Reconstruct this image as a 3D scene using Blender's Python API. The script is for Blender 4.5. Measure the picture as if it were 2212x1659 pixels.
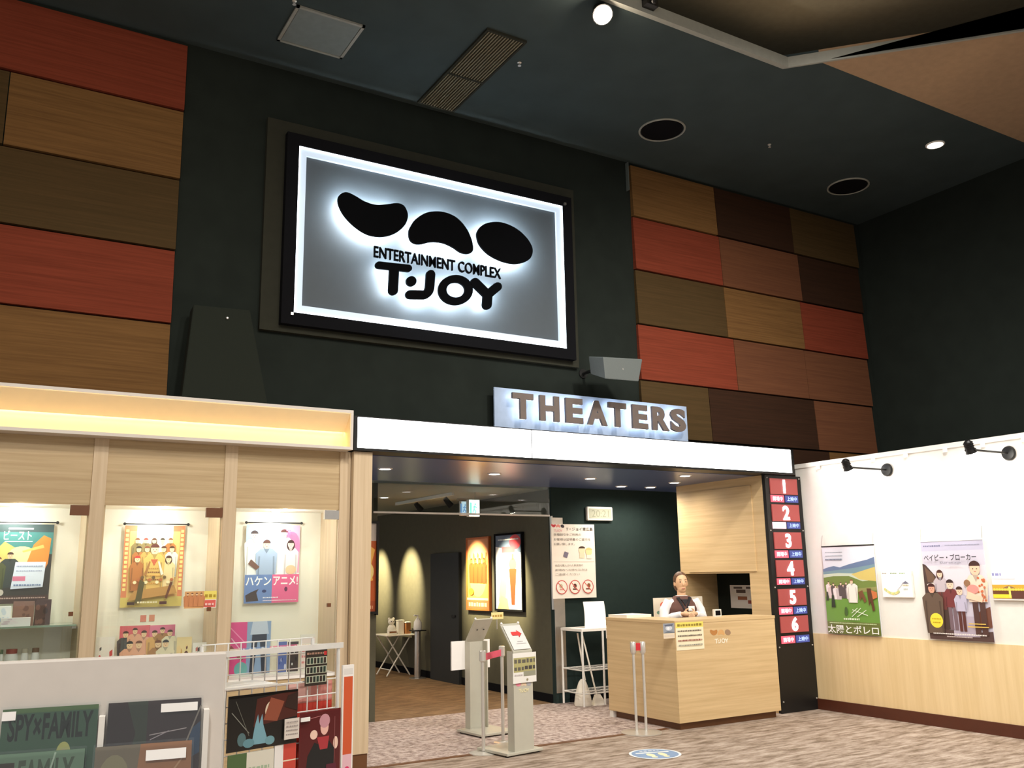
import bpy, math, random
from mathutils import Vector, Matrix
from math import pi, sin, cos, radians as RD
random.seed(7)
sc = bpy.context.scene
for o in list(bpy.data.objects):
    bpy.data.objects.remove(o)
COL = sc.collection

# ------------------------------------------------------------------ camera
PITCH, YAW, ROLL, FPX = 0.206169567, 0.542280250, -0.0175412955, 1951.0
CAMZ = 1.55
_f = Vector((sin(YAW) * cos(PITCH), cos(YAW) * cos(PITCH), sin(PITCH)))
_r0 = Vector((cos(YAW), -sin(YAW), 0)); _u0 = _r0.cross(_f)
_r = _r0 * cos(ROLL) + _u0 * sin(ROLL); _u = -_r0 * sin(ROLL) + _u0 * cos(ROLL)
CAMP = Vector((0, 0, CAMZ))
cam = bpy.data.cameras.new('camera'); camo = bpy.data.objects.new('camera', cam); COL.objects.link(camo)
m = Matrix((_r, _u, -_f)).transposed().to_4x4(); m.translation = CAMP
camo.matrix_world = m
cam.sensor_width = 36.0; cam.lens = FPX / 2212 * 36.0; cam.clip_start = 0.05
sc.camera = camo

# ------------------------------------------------------------------ world, exposure, fill lamps
sc.view_settings.view_transform = 'Standard'; sc.view_settings.look = 'None'
sc.view_settings.gamma = 1.0; sc.view_settings.use_curve_mapping = False
sc.view_settings.exposure = 0.7
sc.cycles.use_denoising = True
w = bpy.data.worlds.new('world'); sc.world = w; w.use_nodes = True
w.node_tree.nodes['Background'].inputs[0].default_value = (1.0, 0.97, 0.93, 1)
w.node_tree.nodes['Background'].inputs[1].default_value = 0.34

def lamp(kind, name, loc, energy, color=(1, 0.87, 0.7), aim=None, size=0.1, cone=None, blend=0.5):
    d = bpy.data.lights.new(name, kind); d.energy = energy; d.color = color
    if kind == 'AREA': d.shape = 'DISK'; d.size = size
    else: d.shadow_soft_size = size
    if kind == 'SPOT': d.spot_size = RD(cone or 60); d.spot_blend = blend
    o = bpy.data.objects.new(name, d); COL.objects.link(o); o.location = loc
    if aim is not None:
        o.rotation_euler = (Vector(aim) - Vector(loc)).to_track_quat('-Z', 'Y').to_euler()
    return o
# added fill spots without fixtures, unseen above and behind the viewer
for (x, y, e, ax, ay) in ((5.0, 3.2, 560, 7.3, 5.9), (7.2, 3.0, 300, 7.3, 4.6), (2.0, 2.0, 380, 1.8, 4.4), (3.6, 0.2, 260, 4.4, 4.5), (-1.2, -1.5, 520, 0.6, 3.2)):
    lamp('SPOT', 'lobby_fill_lamp', (x, y, 6.2), e * .92, (1, 0.95, 0.88), (ax, ay, 0), 0.25, 122, 0.7)
# added unseen spots that dimly brighten the wood cladding
lamp('SPOT', 'cladding_fill_lamp', (0.2, 3.2, 5.9), 70, (1, 0.78, 0.52), (0.5, 7.5, 4.4), 0.2, 75, 0.9)
lamp('SPOT', 'cladding_fill_lamp', (7.4, 3.6, 5.9), 26, (1, 0.78, 0.52), (8.2, 7.5, 4.6), 0.2, 75, 0.9)

# ------------------------------------------------------------------ helpers
def P(x, y, X=None, Y=None, Z=None):
    """point of the real plane X=, Y= or Z= seen at photo pixel (x, y)"""
    d = _r * ((x - 1106) / FPX) - _u * ((y - 829.5) / FPX) + _f
    a, v = (0, X) if X is not None else (1, Y) if Y is not None else (2, Z)
    return CAMP + d * ((v - CAMP[a]) / d[a])

def lin(c):
    c = c / 255.0
    return c / 12.92 if c <= 0.04045 else ((c + 0.055) / 1.055) ** 2.4
def C(r, g, b): return (lin(r), lin(g), lin(b), 1.0)

def nodes(name):
    m = bpy.data.materials.new(name); m.use_nodes = True
    nt = m.node_tree; return m, nt, nt.nodes['Principled BSDF']
def mat(name, col, rough=0.5, metal=0.0, var=0.06, scale=14, bump=0.0):
    m, nt, b = nodes(name)
    tc = nt.nodes.new('ShaderNodeTexCoord'); n = nt.nodes.new('ShaderNodeTexNoise'); n.inputs['Scale'].default_value = scale
    n.inputs['Detail'].default_value = 4
    nt.links.new(tc.outputs['Object'], n.inputs['Vector'])
    r = nt.nodes.new('ShaderNodeValToRGB'); nt.links.new(n.outputs['Fac'], r.inputs[0])
    r.color_ramp.elements[0].position = 0.3; r.color_ramp.elements[1].position = 0.7
    r.color_ramp.elements[0].color = tuple(c * (1 - var) for c in col[:3]) + (1,)
    r.color_ramp.elements[1].color = tuple(min(1, c * (1 + var)) for c in col[:3]) + (1,)
    nt.links.new(r.outputs[0], b.inputs['Base Color'])
    b.inputs['Roughness'].default_value = rough; b.inputs['Metallic'].default_value = metal
    if rough >= 0.9: b.inputs['Specular IOR Level'].default_value = 0.12
    if bump:
        bp = nt.nodes.new('ShaderNodeBump'); bp.inputs['Strength'].default_value = bump; bp.inputs['Distance'].default_value = 0.01
        nt.links.new(n.outputs['Fac'], bp.inputs['Height']); nt.links.new(bp.outputs[0], b.inputs['Normal'])
    return m
def wood(name, c1, c2, vec=(1.2, 1.2, 45), rough=0.45, world=True):
    m, nt, b = nodes(name)
    g = nt.nodes.new('ShaderNodeNewGeometry'); mp = nt.nodes.new('ShaderNodeMapping'); mp.inputs['Scale'].default_value = vec
    nt.links.new(g.outputs['Position'], mp.inputs['Vector'])
    n = nt.nodes.new('ShaderNodeTexNoise'); n.inputs['Scale'].default_value = 1.0; n.inputs['Detail'].default_value = 6; n.inputs['Roughness'].default_value = 0.62
    nt.links.new(mp.outputs[0], n.inputs['Vector'])
    r = nt.nodes.new('ShaderNodeValToRGB'); nt.links.new(n.outputs['Fac'], r.inputs[0])
    r.color_ramp.elements[0].position = 0.32; r.color_ramp.elements[1].position = 0.68
    r.color_ramp.elements[0].color = c1; r.color_ramp.elements[1].color = c2
    nt.links.new(r.outputs[0], b.inputs['Base Color']); b.inputs['Roughness'].default_value = rough
    if rough > .6: b.inputs['Specular IOR Level'].default_value = 0.12
    return m
def emit(name, col, strength):
    m, nt, b = nodes(name)
    n = nt.nodes.new('ShaderNodeTexNoise'); n.inputs['Scale'].default_value = 3
    mr = nt.nodes.new('ShaderNodeMapRange'); mr.inputs[3].default_value = strength * 0.97; mr.inputs[4].default_value = strength * 1.03
    nt.links.new(n.outputs['Fac'], mr.inputs[0]); nt.links.new(mr.outputs[0], b.inputs['Emission Strength'])
    b.inputs['Base Color'].default_value = (col[0] * .5, col[1] * .5, col[2] * .5, 1); b.inputs['Emission Color'].default_value = (*col[:3], 1)
    return m
def printmat(name, rough=0.45, em=0.0):
    m, nt, b = nodes(name)
    a = nt.nodes.new('ShaderNodeAttribute'); a.attribute_name = 'ink'
    n = nt.nodes.new('ShaderNodeTexNoise'); n.inputs['Scale'].default_value = 60
    mx = nt.nodes.new('ShaderNodeMix'); mx.data_type = 'RGBA'; mx.blend_type = 'MULTIPLY'; mx.inputs[0].default_value = 0.05
    nt.links.new(a.outputs['Color'], mx.inputs[6]); nt.links.new(n.outputs['Color'], mx.inputs[7])
    nt.links.new(mx.outputs[2], b.inputs['Base Color']); b.inputs['Roughness'].default_value = rough
    if em:
        nt.links.new(mx.outputs[2], b.inputs['Emission Color']); b.inputs['Emission Strength'].default_value = em
    return m
def glassmat(name, tint=(0.96, 0.99, 0.97), refl=1.0, rough=0.02):
    m = bpy.data.materials.new(name); m.use_nodes = True; nt = m.node_tree
    for n in list(nt.nodes): nt.nodes.remove(n)
    o = nt.nodes.new('ShaderNodeOutputMaterial'); t = nt.nodes.new('ShaderNodeBsdfTransparent'); t.inputs[0].default_value = (*tint, 1)
    g = nt.nodes.new('ShaderNodeBsdfGlossy'); g.inputs['Roughness'].default_value = rough; g.inputs[0].default_value = (refl, refl, refl, 1)
    f = nt.nodes.new('ShaderNodeFresnel'); f.inputs[0].default_value = 1.45
    mx = nt.nodes.new('ShaderNodeMixShader')
    nt.links.new(f.outputs[0], mx.inputs[0]); nt.links.new(t.outputs[0], mx.inputs[1]); nt.links.new(g.outputs[0], mx.inputs[2]); nt.links.new(mx.outputs[0], o.inputs[0])
    return m

WM = {}
class MB:
    def __init__(s): s.v = []; s.f = []; s.mi = []; s.c = []; s.lay = 0
    def add(s, vs, fs, mi=0, col=None):
        b = len(s.v); s.v += [Vector(p) for p in vs]
        for f in fs: s.f.append([b + i for i in f]); s.mi.append(mi); s.c.append(col)
        return s
    def poly(s, pts, mi=0, col=None): return s.add(pts, [list(range(len(pts)))], mi, col)
    def box(s, lo, hi, mi=0, col=None, M=None):
        x0, y0, z0 = lo; x1, y1, z1 = hi
        x0, x1 = min(x0, x1), max(x0, x1); y0, y1 = min(y0, y1), max(y0, y1); z0, z1 = min(z0, z1), max(z0, z1)
        vs = [Vector(p) for p in ((x0, y0, z0), (x1, y0, z0), (x1, y1, z0), (x0, y1, z0), (x0, y0, z1), (x1, y0, z1), (x1, y1, z1), (x0, y1, z1))]
        if M is not None: vs = [M @ p for p in vs]
        return s.add(vs, [(0, 3, 2, 1), (4, 5, 6, 7), (0, 1, 5, 4), (1, 2, 6, 5), (2, 3, 7, 6), (3, 0, 4, 7)], mi, col)
    def hexa(s, a, b, mi=0, col=None):      # prism between two matching polygons
        n = len(a); vs = list(a) + list(b)
        fs = [list(range(n))[::-1], list(range(n, 2 * n))] + [(i, (i + 1) % n, n + (i + 1) % n, n + i) for i in range(n)]
        return s.add(vs, fs, mi, col)
    def tube(s, pts, r, n=10, mi=0, col=None, caps=True):
        pts = [Vector(p) for p in pts]; k = len(pts)
        rs = r if isinstance(r, (list, tuple)) else [r] * k
        vs = []; prev = None
        for i, p in enumerate(pts):
            t = (pts[min(i + 1, k - 1)] - pts[max(i - 1, 0)]).normalized()
            if prev is None:
                a = t.orthogonal().normalized()
            else:
                a = (prev - t * prev.dot(t)).normalized()
            prev = a; b = t.cross(a)
            vs += [p + (a * cos(2 * pi * j / n) + b * sin(2 * pi * j / n)) * rs[i] for j in range(n)]
        fs = [(i * n + j, i * n + (j + 1) % n, (i + 1) * n + (j + 1) % n, (i + 1) * n + j) for i in range(k - 1) for j in range(n)]
        if caps: fs += [list(range(n))[::-1], list(range((k - 1) * n, k * n))]
        return s.add(vs, fs, mi, col)
    def disc(s, c, ax, r, h, n=24, mi=0, col=None):
        c = Vector(c); return s.tube([c, c + Vector(ax).normalized() * h], r, n, mi, col)
    def lathe(s, c, prof, n=20, mi=0, col=None, M=None):
        c = Vector(c); vs = []; k = len(prof)
        for r, z in prof:
            for j in range(n):
                p = Vector((r * cos(2 * pi * j / n), r * sin(2 * pi * j / n), z))
                vs.append(c + (M @ p if M is not None else p))
        fs = [(i * n + j, i * n + (j + 1) % n, (i + 1) * n + (j + 1) % n, (i + 1) * n + j) for i in range(k - 1) for j in range(n)]
        fs += [list(range(n))[::-1], list(range((k - 1) * n, k * n))]
        return s.add(vs, fs, mi, col)
    def loft(s, secs, n=20, mi=0, M=None):   # horizontal ellipses (cx,cy,z,rx,ry)
        vs = []; k = len(secs)
        for cx, cy, z, rx, ry in secs:
            for j in range(n):
                p = Vector((cx + rx * cos(2 * pi * j / n), cy + ry * sin(2 * pi * j / n), z)); vs.append(M @ p if M is not None else p)
        fs = [(i * n + j, i * n + (j + 1) % n, (i + 1) * n + (j + 1) % n, (i + 1) * n + j) for i in range(k - 1) for j in range(n)]
        fs += [list(range(n))[::-1], list(range((k - 1) * n, k * n))]
        return s.add(vs, fs, mi)
    def ball(s, c, r, n=14, mi=0, col=None):
        rx, ry, rz = r if isinstance(r, (tuple, list)) else (r, r, r); c = Vector(c); vs = [c + Vector((0, 0, -rz))]; k = n // 2
        for i in range(1, k):
            a = -pi / 2 + pi * i / k
            vs += [c + Vector((rx * cos(a) * cos(2 * pi * j / n), ry * cos(a) * sin(2 * pi * j / n), rz * sin(a))) for j in range(n)]
        vs.append(c + Vector((0, 0, rz))); L = len(vs) - 1
        fs = [(0, 1 + (j + 1) % n, 1 + j) for j in range(n)]
        fs += [(1 + i * n + j, 1 + i * n + (j + 1) % n, 1 + (i + 1) * n + (j + 1) % n, 1 + (i + 1) * n + j) for i in range(k - 2) for j in range(n)]
        b = 1 + (k - 2) * n; fs += [(b + j, b + (j + 1) % n, L) for j in range(n)]
        return s.add(vs, fs, mi, col)
    def tris2(s, vs2, fs2, fn, depth=0.0, mi=0, col=None):
        """flat or extruded 2-D shape; fn(u, v, d) -> world"""
        if not depth:
            return s.add([fn(u, v, 0) for u, v in vs2], fs2, mi, col)
        n = len(vs2); cnt = {}
        for f in fs2:
            for i in range(len(f)):
                e = (f[i], f[(i + 1) % len(f)]); cnt[e] = 1
        bd = [e for e in cnt if (e[1], e[0]) not in cnt]
        vs = [fn(u, v, depth) for u, v in vs2] + [fn(u, v, 0) for u, v in vs2]
        return s.add(vs, [list(f) for f in fs2] + [[n + i for i in reversed(f)] for f in fs2] + [(b, a, n + a, n + b) for a, b in bd], mi, col)
    def build(s, name, mats, parent=None, smooth=False, label=None, bevel=0):
        if not isinstance(mats, (list, tuple)): mats = [mats]
        me = bpy.data.meshes.new(name)
        o = bpy.data.objects.new(name, me); COL.objects.link(o)
        if parent is not None:
            inv = WM[parent.name].inverted(); vs = [inv @ p for p in s.v]; o.parent = parent; WM[o.name] = WM[parent.name]
        else:
            lo = [min(p[i] for p in s.v) for i in range(3)]; hi = [max(p[i] for p in s.v) for i in range(3)]
            c = Vector(((lo[0] + hi[0]) / 2, (lo[1] + hi[1]) / 2, lo[2])); vs = [p - c for p in s.v]; o.location = c
            WM[o.name] = Matrix.Translation(c)
        me.from_pydata([tuple(p) for p in vs], [], s.f)
        for mm in mats: me.materials.append(mm)
        for p, mi in zip(me.polygons, s.mi): p.material_index = mi; p.use_smooth = smooth
        if any(c is not None for c in s.c):
            at = me.color_attributes.new('ink', 'FLOAT_COLOR', 'CORNER')
            for p, c in zip(me.polygons, s.c):
                for li in p.loop_indices: at.data[li].color = c or (.8, .8, .8, 1)
        me.validate(); me.update()
        if smooth:
            try:
                md = o.modifiers.new('wn', 'EDGE_SPLIT'); md.split_angle = RD(40)
            except Exception: pass
        if bevel:
            md = o.modifiers.new('bevel', 'BEVEL'); md.width = bevel; md.segments = 2; md.limit_method = 'ANGLE'
        if label: o['label'] = label
        return o
def thing(name, label, cat, loc, rotz=0, group=None):
    o = bpy.data.objects.new(name, None); COL.objects.link(o); o.location = loc; o.rotation_euler = (0, 0, rotz)
    o.empty_display_size = 0.1
    WM[o.name] = Matrix.Translation(Vector(loc)) @ Matrix.Rotation(rotz, 4, 'Z')
    return tag(o, label, cat, group)
def tag(o, label, cat, group=None):
    o['label'] = label; o['category'] = cat
    if group: o['group'] = group
    return o
def struct(o): o['kind'] = 'structure'; return o
def dup(root, loc, label, rotz=None, group=None):
    r = root.copy(); COL.objects.link(r); r.location = loc; r['label'] = label
    if rotz is not None: r.rotation_euler = (0, 0, rotz)
    if group: r['group'] = group
    WM[r.name] = Matrix.Translation(Vector(loc)) @ Matrix.Rotation(r.rotation_euler[2], 4, 'Z')
    for ch in [o for o in bpy.data.objects if o.parent == root]:
        c = ch.copy(); COL.objects.link(c); c.parent = r
        for g in [o for o in bpy.data.objects if o.parent == ch]:
            d = g.copy(); COL.objects.link(d); d.parent = c
    return r

# text -> 2-D triangles, normalised to its bounding box
_tc = {}
def text2(body, bold=0.0):
    k = (body, bold)
    if k in _tc: return _tc[k]
    cu = bpy.data.curves.new('t', 'FONT'); cu.body = body; cu.size = 1; cu.offset = bold; cu.resolution_u = 4
    o = bpy.data.objects.new('t', cu); COL.objects.link(o)
    bpy.context.view_layer.update()
    me = bpy.data.meshes.new_from_object(o.evaluated_get(bpy.context.evaluated_depsgraph_get()))
    vs = [(v.co.x, v.co.y) for v in me.vertices]; fs = [list(p.vertices) for p in me.polygons]
    bpy.data.objects.remove(o); bpy.data.curves.remove(cu); bpy.data.meshes.remove(me)
    if not vs: vs, fs = [(0, 0), (1, 0), (1, 1)], [[0, 1, 2]]
    # merge doubles so that outlines are found
    ix = {}; nv = []; mp = []
    for p in vs:
        q = (round(p[0], 5), round(p[1], 5))
        if q not in ix: ix[q] = len(nv); nv.append(p)
        mp.append(ix[q])
    fs = [[mp[i] for i in f] for f in fs]; fs = [f for f in fs if len(set(f)) == len(f)]
    x0 = min(p[0] for p in nv); x1 = max(p[0] for p in nv); y0 = min(p[1] for p in nv); y1 = max(p[1] for p in nv)
    out = []
    for f in fs:                      # counter-clockwise everywhere
        a = sum(nv[f[i]][0] * nv[f[(i + 1) % len(f)]][1] - nv[f[(i + 1) % len(f)]][0] * nv[f[i]][1] for i in range(len(f)))
        out.append(f if a > 0 else f[::-1])
    _tc[k] = ([((p[0] - x0) / (x1 - x0), (p[1] - y0) / (y1 - y0)) for p in nv], out, (x1 - x0) / (y1 - y0))
    return _tc[k]

class Art:
    """flat print on a real sheet: unit square (0..1, 0..1) on a frame, inks in thin layers"""
    def __init__(s, o, u, v, depth=0.004, mi=0, base=(245, 240, 232), mb=None):
        s.o = Vector(o); s.u = Vector(u); s.v = Vector(v); s.n = s.u.normalized().cross(s.v.normalized()); s.k = 0; s.mb = mb or MB()
        s.asp = s.u.length / s.v.length
        a = [s.o, s.o + s.u, s.o + s.u + s.v, s.o + s.v]
        if depth: s.mb.hexa([p - s.n * depth for p in a], a, mi, C(*base))
        s.mi = mi
    def at(s, x, y, d=0): return s.o + s.u * x + s.v * y + s.n * (d + s.k * 0.00015)
    def poly(s, pts, col):
        s.k += 1; s.mb.poly([s.at(x, y) for x, y in pts], s.mi, C(*col)); return s
    def rect(s, x0, y0, x1, y1, col): return s.poly([(x0, y0), (x1, y0), (x1, y1), (x0, y1)], col)
    def ell(s, cx, cy, rx, ry, col, n=18, a0=0, a1=2 * pi):
        return s.poly([(cx + rx * cos(a0 + (a1 - a0) * i / n), cy + ry * sin(a0 + (a1 - a0) * i / n)) for i in range(n + (a1 - a0 < 6))], col)
    def ring(s, cx, cy, r, wd, col, n=28):
        s.k += 1; ra = r / 1.0; A = s.asp
        vs = [s.at(cx + q * cos(2 * pi * i / n), cy + q * A * sin(2 * pi * i / n)) for q in (ra, ra - wd) for i in range(n)]
        s.mb.add(vs, [(i, (i + 1) % n, n + (i + 1) % n, n + i) for i in range(n)], s.mi, C(*col)); return s
    def line(s, x0, y0, x1, y1, wd, col):
        A = s.asp; dx, dy = (x1 - x0) * A, y1 - y0; L = math.hypot(dx, dy) or 1; nx, ny = -dy / L * wd / 2 / A, dx / L * wd / 2
        return s.poly([(x0 + nx, y0 + ny), (x0 - nx, y0 - ny), (x1 - nx, y1 - ny), (x1 + nx, y1 + ny)], col)
    def text(s, body, x0, y0, x1, y1, col, bold=0.0):
        vs, fs, a = text2(body, bold); s.k += 1
        s.mb.tris2(vs, fs, lambda p, q, d: s.at(x0 + (x1 - x0) * p, y0 + (y1 - y0) * q), 0, s.mi, C(*col)); return s
    def dash(s, x0, x1, y, h, col, seed=1):
        r = random.Random(seed); x = x0
        while x < x1 - 0.01:
            wdt = r.uniform(0.6, 1.3) * h / s.asp * 1.1; s.rect(x, y, min(x + wdt, x1), y + h * r.uniform(.8, 1), col); x += wdt + h * 0.35 / s.asp
        return s
    def person(s, cx, base, h, skin, hair, top, leg=None, wd=0.16, long=False):
        W = wd * h / s.asp
        if leg: s.rect(cx - W * .55, base, cx - W * .06, base + h * .48, leg); s.rect(cx + W * .06, base, cx + W * .55, base + h * .48, leg)
        b = base + (h * .45 if leg else 0)
        s.poly([(cx - W * .8, b), (cx + W * .8, b), (cx + W * 1.0, base + h * .72), (cx + W * .55, base + h * .82), (cx - W * .55, base + h * .82), (cx - W, base + h * .72)], top)
        hr = h * .075
        if long: s.ell(cx, base + h * .88, hr * 1.35 / s.asp, hr * 1.75, hair)
        s.rect(cx - hr * .4 / s.asp, base + h * .78, cx + hr * .4 / s.asp, base + h * .85, skin)
        s.ell(cx, base + h * .905, hr / s.asp, hr * 1.25, skin)
        if h > .2:
            for q in (-1, 1): s.ell(cx + q * hr * .38 / s.asp, base + h * .905, hr * .13 / s.asp, hr * .10, (70, 50, 44), 8)
            s.ell(cx, base + h * .868, hr * .26 / s.asp, hr * .09, (196, 110, 96), 8)
            s.poly([(cx - W * .25, base + h * .82), (cx, base + h * .72), (cx + W * .25, base + h * .82)], tuple(int(c * .78) for c in top))
            for q in (-1, 1): s.line(cx + q * W * .72, b + h * .02, cx + q * W * .66, base + h * .66, W * .1, tuple(int(c * .82) for c in top))
        s.ell(cx, base + h * .945, hr * 1.12 / s.asp, hr * .95, hair, 14, 0 if not long else -.1, pi if not long else pi + .1)
        return s
    def build(s, name, parent=None, m=None, label=None): return s.mb.build(name, m or M['print'], parent, label=label)

def rectY(tl, tr, br, bl, Y):
    q = [P(*p, Y=Y) for p in (tl, tr, br, bl)]
    return ((q[0].x + q[3].x) / 2, (q[1].x + q[2].x) / 2, (q[2].z + q[3].z) / 2, (q[0].z + q[1].z) / 2)

# ------------------------------------------------------------------ materials
M = {}
M['dark'] = mat('dark_green_paint', C(32, 37, 33), 0.9, var=0.1, scale=5)
M['ceil'] = mat('dark_ceiling_paint', C(62, 72, 72), 0.9, var=0.08, scale=3)
M['recess'] = mat('brown_ceiling_paint', C(150, 140, 116), 0.9)
M['beige'] = mat('beige_ceiling_paint', C(172, 142, 112), 0.9)
M['lip'] = mat('grey_ceiling_lip', C(150, 150, 140), 0.6)
M['plate'] = mat('olive_grey_board', C(48, 48, 40), 0.9)
M['black'] = mat('black_enamel', C(14, 14, 17), 0.9)
M['blackmetal'] = mat('black_metal', C(34, 33, 32), 0.4, 0.4)
M['sign'] = mat('sign_letter_black', C(5, 6, 9), 0.92)
M['frost'] = mat('frosted_sign_panel', C(70, 78, 84), 0.6, var=0.02)
M['tubelight'] = emit('cold_white_tube', (0.72, 0.85, 1.0), 0.40)
M['back'] = emit('letter_backlight', (0.84, 0.93, 1.0), 42.0)
M['back2'] = emit('word_backlight', (0.80, 0.90, 1.0), 4.0)
M['box'] = emit('lightbox_face', (1.0, 0.99, 0.98), 5.5)
M['bronze'] = mat('grey_brown_metal_letter', C(104, 92, 86), 0.6, 0.1)
M['cladT'] = wood('tan_wood_cladding', C(96, 68, 38), C(116, 84, 48), (1.5, 1.5, 60), 0.85)
M['cladR'] = wood('red_wood_cladding', C(104, 46, 30), C(122, 56, 38), (1.5, 1.5, 60), 0.85)
M['cladO'] = wood('olive_wood_cladding', C(64, 50, 28), C(76, 58, 34), (1.5, 1.5, 60), 0.85)
M['cladD'] = wood('dark_wood_cladding', C(44, 28, 18), C(54, 34, 22), (1.5, 1.5, 60), 0.85)
M['cladB'] = wood('brown_wood_cladding', C(90, 56, 38), C(104, 66, 44), (1.5, 1.5, 60), 0.85)
M['maple'] = wood('light_wood_veneer', C(178, 152, 112), C(200, 176, 136), (1.0, 1.0, 40))
M['maplev'] = wood('light_wood_veneer_upright', C(196, 172, 138), C(214, 192, 160), (30, 30, 0.8))
M['oak'] = wood('counter_wood_veneer', C(202, 172, 126), C(220, 192, 146), (1.0, 1.0, 34))
M['wains'] = wood('wainscot_veneer', C(228, 200, 148), C(240, 214, 166), (16, 16, 0.7))
M['kick'] = mat('dark_kick_board', C(104, 66, 36), 0.5)
M['skirt'] = mat('dark_brown_skirting', C(84, 42, 26), 0.4)
M['white'] = mat('white_paint', C(238, 234, 226), 0.6, var=0.015)
M['cream'] = mat('cream_paint', C(244, 238, 224), 0.6, var=0.015)
M['peach'] = mat('soffit_peach_paint', C(246, 222, 178), 0.6, var=0.015)
M['greige'] = mat('greige_laminate', C(216, 208, 199), 0.5, var=0.02)
M['greyk'] = mat('grey_powder_coat', C(190, 187, 172), 0.4, var=0.02)
M['steel'] = mat('brushed_steel', C(210, 205, 198), 0.28, 0.9, var=0.04)
M['chrome'] = mat('chrome', C(225, 222, 215), 0.3, 0.6, var=0.02)
M['wire'] = mat('white_wire', C(228, 226, 220), 0.4, 0.1)
M['olive'] = mat('corridor_wall_paint', C(80, 77, 60), 0.7, var=0.06)
M['teal'] = mat('dark_teal_paint', C(40, 53, 51), 0.9, var=0.05)
M['doorblk'] = mat('black_door', C(34, 36, 36), 0.55)
M['mauve'] = mat('glossy_entry_ceiling', C(86, 100, 142), 0.3, var=0.02)
M['hinge'] = mat('brown_hinge', C(110, 66, 34), 0.4)
M['print'] = printmat('printed_ink')
M['gloss'] = printmat('glossy_print', 0.12)
M['lit'] = printmat('backlit_print', 0.4, 0.55)
M['glass'] = glassmat('showcase_glass')
M['acryl'] = glassmat('acrylic', (0.98, 0.99, 0.99))
M['smoke'] = glassmat('smoke_screen_glass', (0.80, 0.84, 0.83), 1.0)
M['bulb'] = emit('warm_bulb', (1, 0.93, 0.8), 14)
M['coolbulb'] = emit('downlight_bulb', (1, 0.95, 0.95), 9)
M['cove'] = emit('cove_strip', (1, 0.78, 0.36), 12)
M['exit'] = emit('exit_sign_white', (0.85, 1, 0.97), 2.6)
M['exitg'] = emit('exit_sign_green', (0.25, 0.75, 0.6), 1.2)
M['num'] = emit('number_white', (0.95, 0.97, 1), 4)
M['numred'] = emit('number_panel_red', C(186, 84, 80), 0.30)
M['lampred'] = emit('status_red', C(238, 84, 100), 0.95)
M['lampredon'] = emit('status_red_on', C(255, 190, 205), 2.2)
M['lampblue'] = emit('status_blue', C(62, 70, 130), 0.75)
M['lamptxt'] = emit('status_text', C(255, 205, 215), 1.1)
M['lamptxtb'] = emit('status_text_pale', C(160, 180, 235), 1.1)
M['red'] = mat('red_belt', C(205, 40, 50), 0.6)
M['pink'] = mat('pink_belt', C(232, 92, 118), 0.6)
M['yellow'] = mat('yellow_card', C(245, 222, 150), 0.6)
M['paper'] = mat('white_paper', C(245, 242, 238), 0.7, var=0.01)
M['skin'] = mat('skin', C(226, 184, 146), 0.5, var=0.03)
M['hair'] = mat('brown_hair', C(96, 66, 44), 0.5, var=0.2, scale=60)
M['shirt'] = mat('white_shirt', C(244, 242, 242), 0.8, var=0.02, bump=0.1)
M['vest'] = mat('brown_vest', C(104, 72, 64), 0.8, var=0.1)
M['dkcloth'] = mat('dark_trousers', C(36, 34, 38), 0.8)
M['brown'] = mat('brown_card', C(150, 96, 50), 0.6)
M['spk'] = mat('speaker_grille', C(92, 98, 96), 0.6, var=0.12, scale=200)
M['spkd'] = mat('speaker_dark', C(36, 40, 34), 0.9, var=0.1, scale=200)

def carpet(name, c1, c2, c3, scale, vec, rough=0.95):
    m, nt, b = nodes(name)
    g = nt.nodes.new('ShaderNodeNewGeometry'); mp = nt.nodes.new('ShaderNodeMapping'); mp.inputs['Scale'].default_value = vec
    mp.inputs['Rotation'].default_value = (0, 0, 0.0)
    nt.links.new(g.outputs['Position'], mp.inputs['Vector'])
    n = nt.nodes.new('ShaderNodeTexNoise'); n.inputs['Scale'].default_value = scale; n.inputs['Detail'].default_value = 5; n.inputs['Roughness'].default_value = 0.7
    nt.links.new(mp.outputs[0], n.inputs['Vector'])
    r = nt.nodes.new('ShaderNodeValToRGB'); nt.links.new(n.outputs['Fac'], r.inputs[0])
    r.color_ramp.elements[0].position = 0.36; r.color_ramp.elements[0].color = c1
    r.color_ramp.elements[1].position = 0.64; r.color_ramp.elements[1].color = c3
    e = r.color_ramp.elements.new(0.5); e.color = c2
    nt.links.new(r.outputs[0], b.inputs['Base Color']); b.inputs['Roughness'].default_value = rough
    bp = nt.nodes.new('ShaderNodeBump'); bp.inputs['Strength'].default_value = 0.3; bp.inputs['Distance'].default_value = 0.01
    n2 = nt.nodes.new('ShaderNodeTexNoise'); n2.inputs['Scale'].default_value = 150; nt.links.new(g.outputs['Position'], n2.inputs['Vector'])
    nt.links.new(n2.outputs['Fac'], bp.inputs['Height']); nt.links.new(bp.outputs[0], b.inputs['Normal'])
    return m
M['carpL'] = carpet('lobby_carpet', C(110, 92, 74), C(156, 138, 122), C(186, 170, 156), 3.4, (1.0, 4.2, 1))
M['carpE'] = carpet('entry_carpet', C(124, 106, 98), C(176, 158, 150), C(206, 192, 184), 16, (1, 1, 1))
M['carpC'] = carpet('corridor_carpet_lit_tone', C(92, 68, 42), C(120, 92, 60), C(146, 116, 82), 3.2, (1.0, 6.0, 1))  # browner tone puts the warm corridor light into the carpet colour

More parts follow.
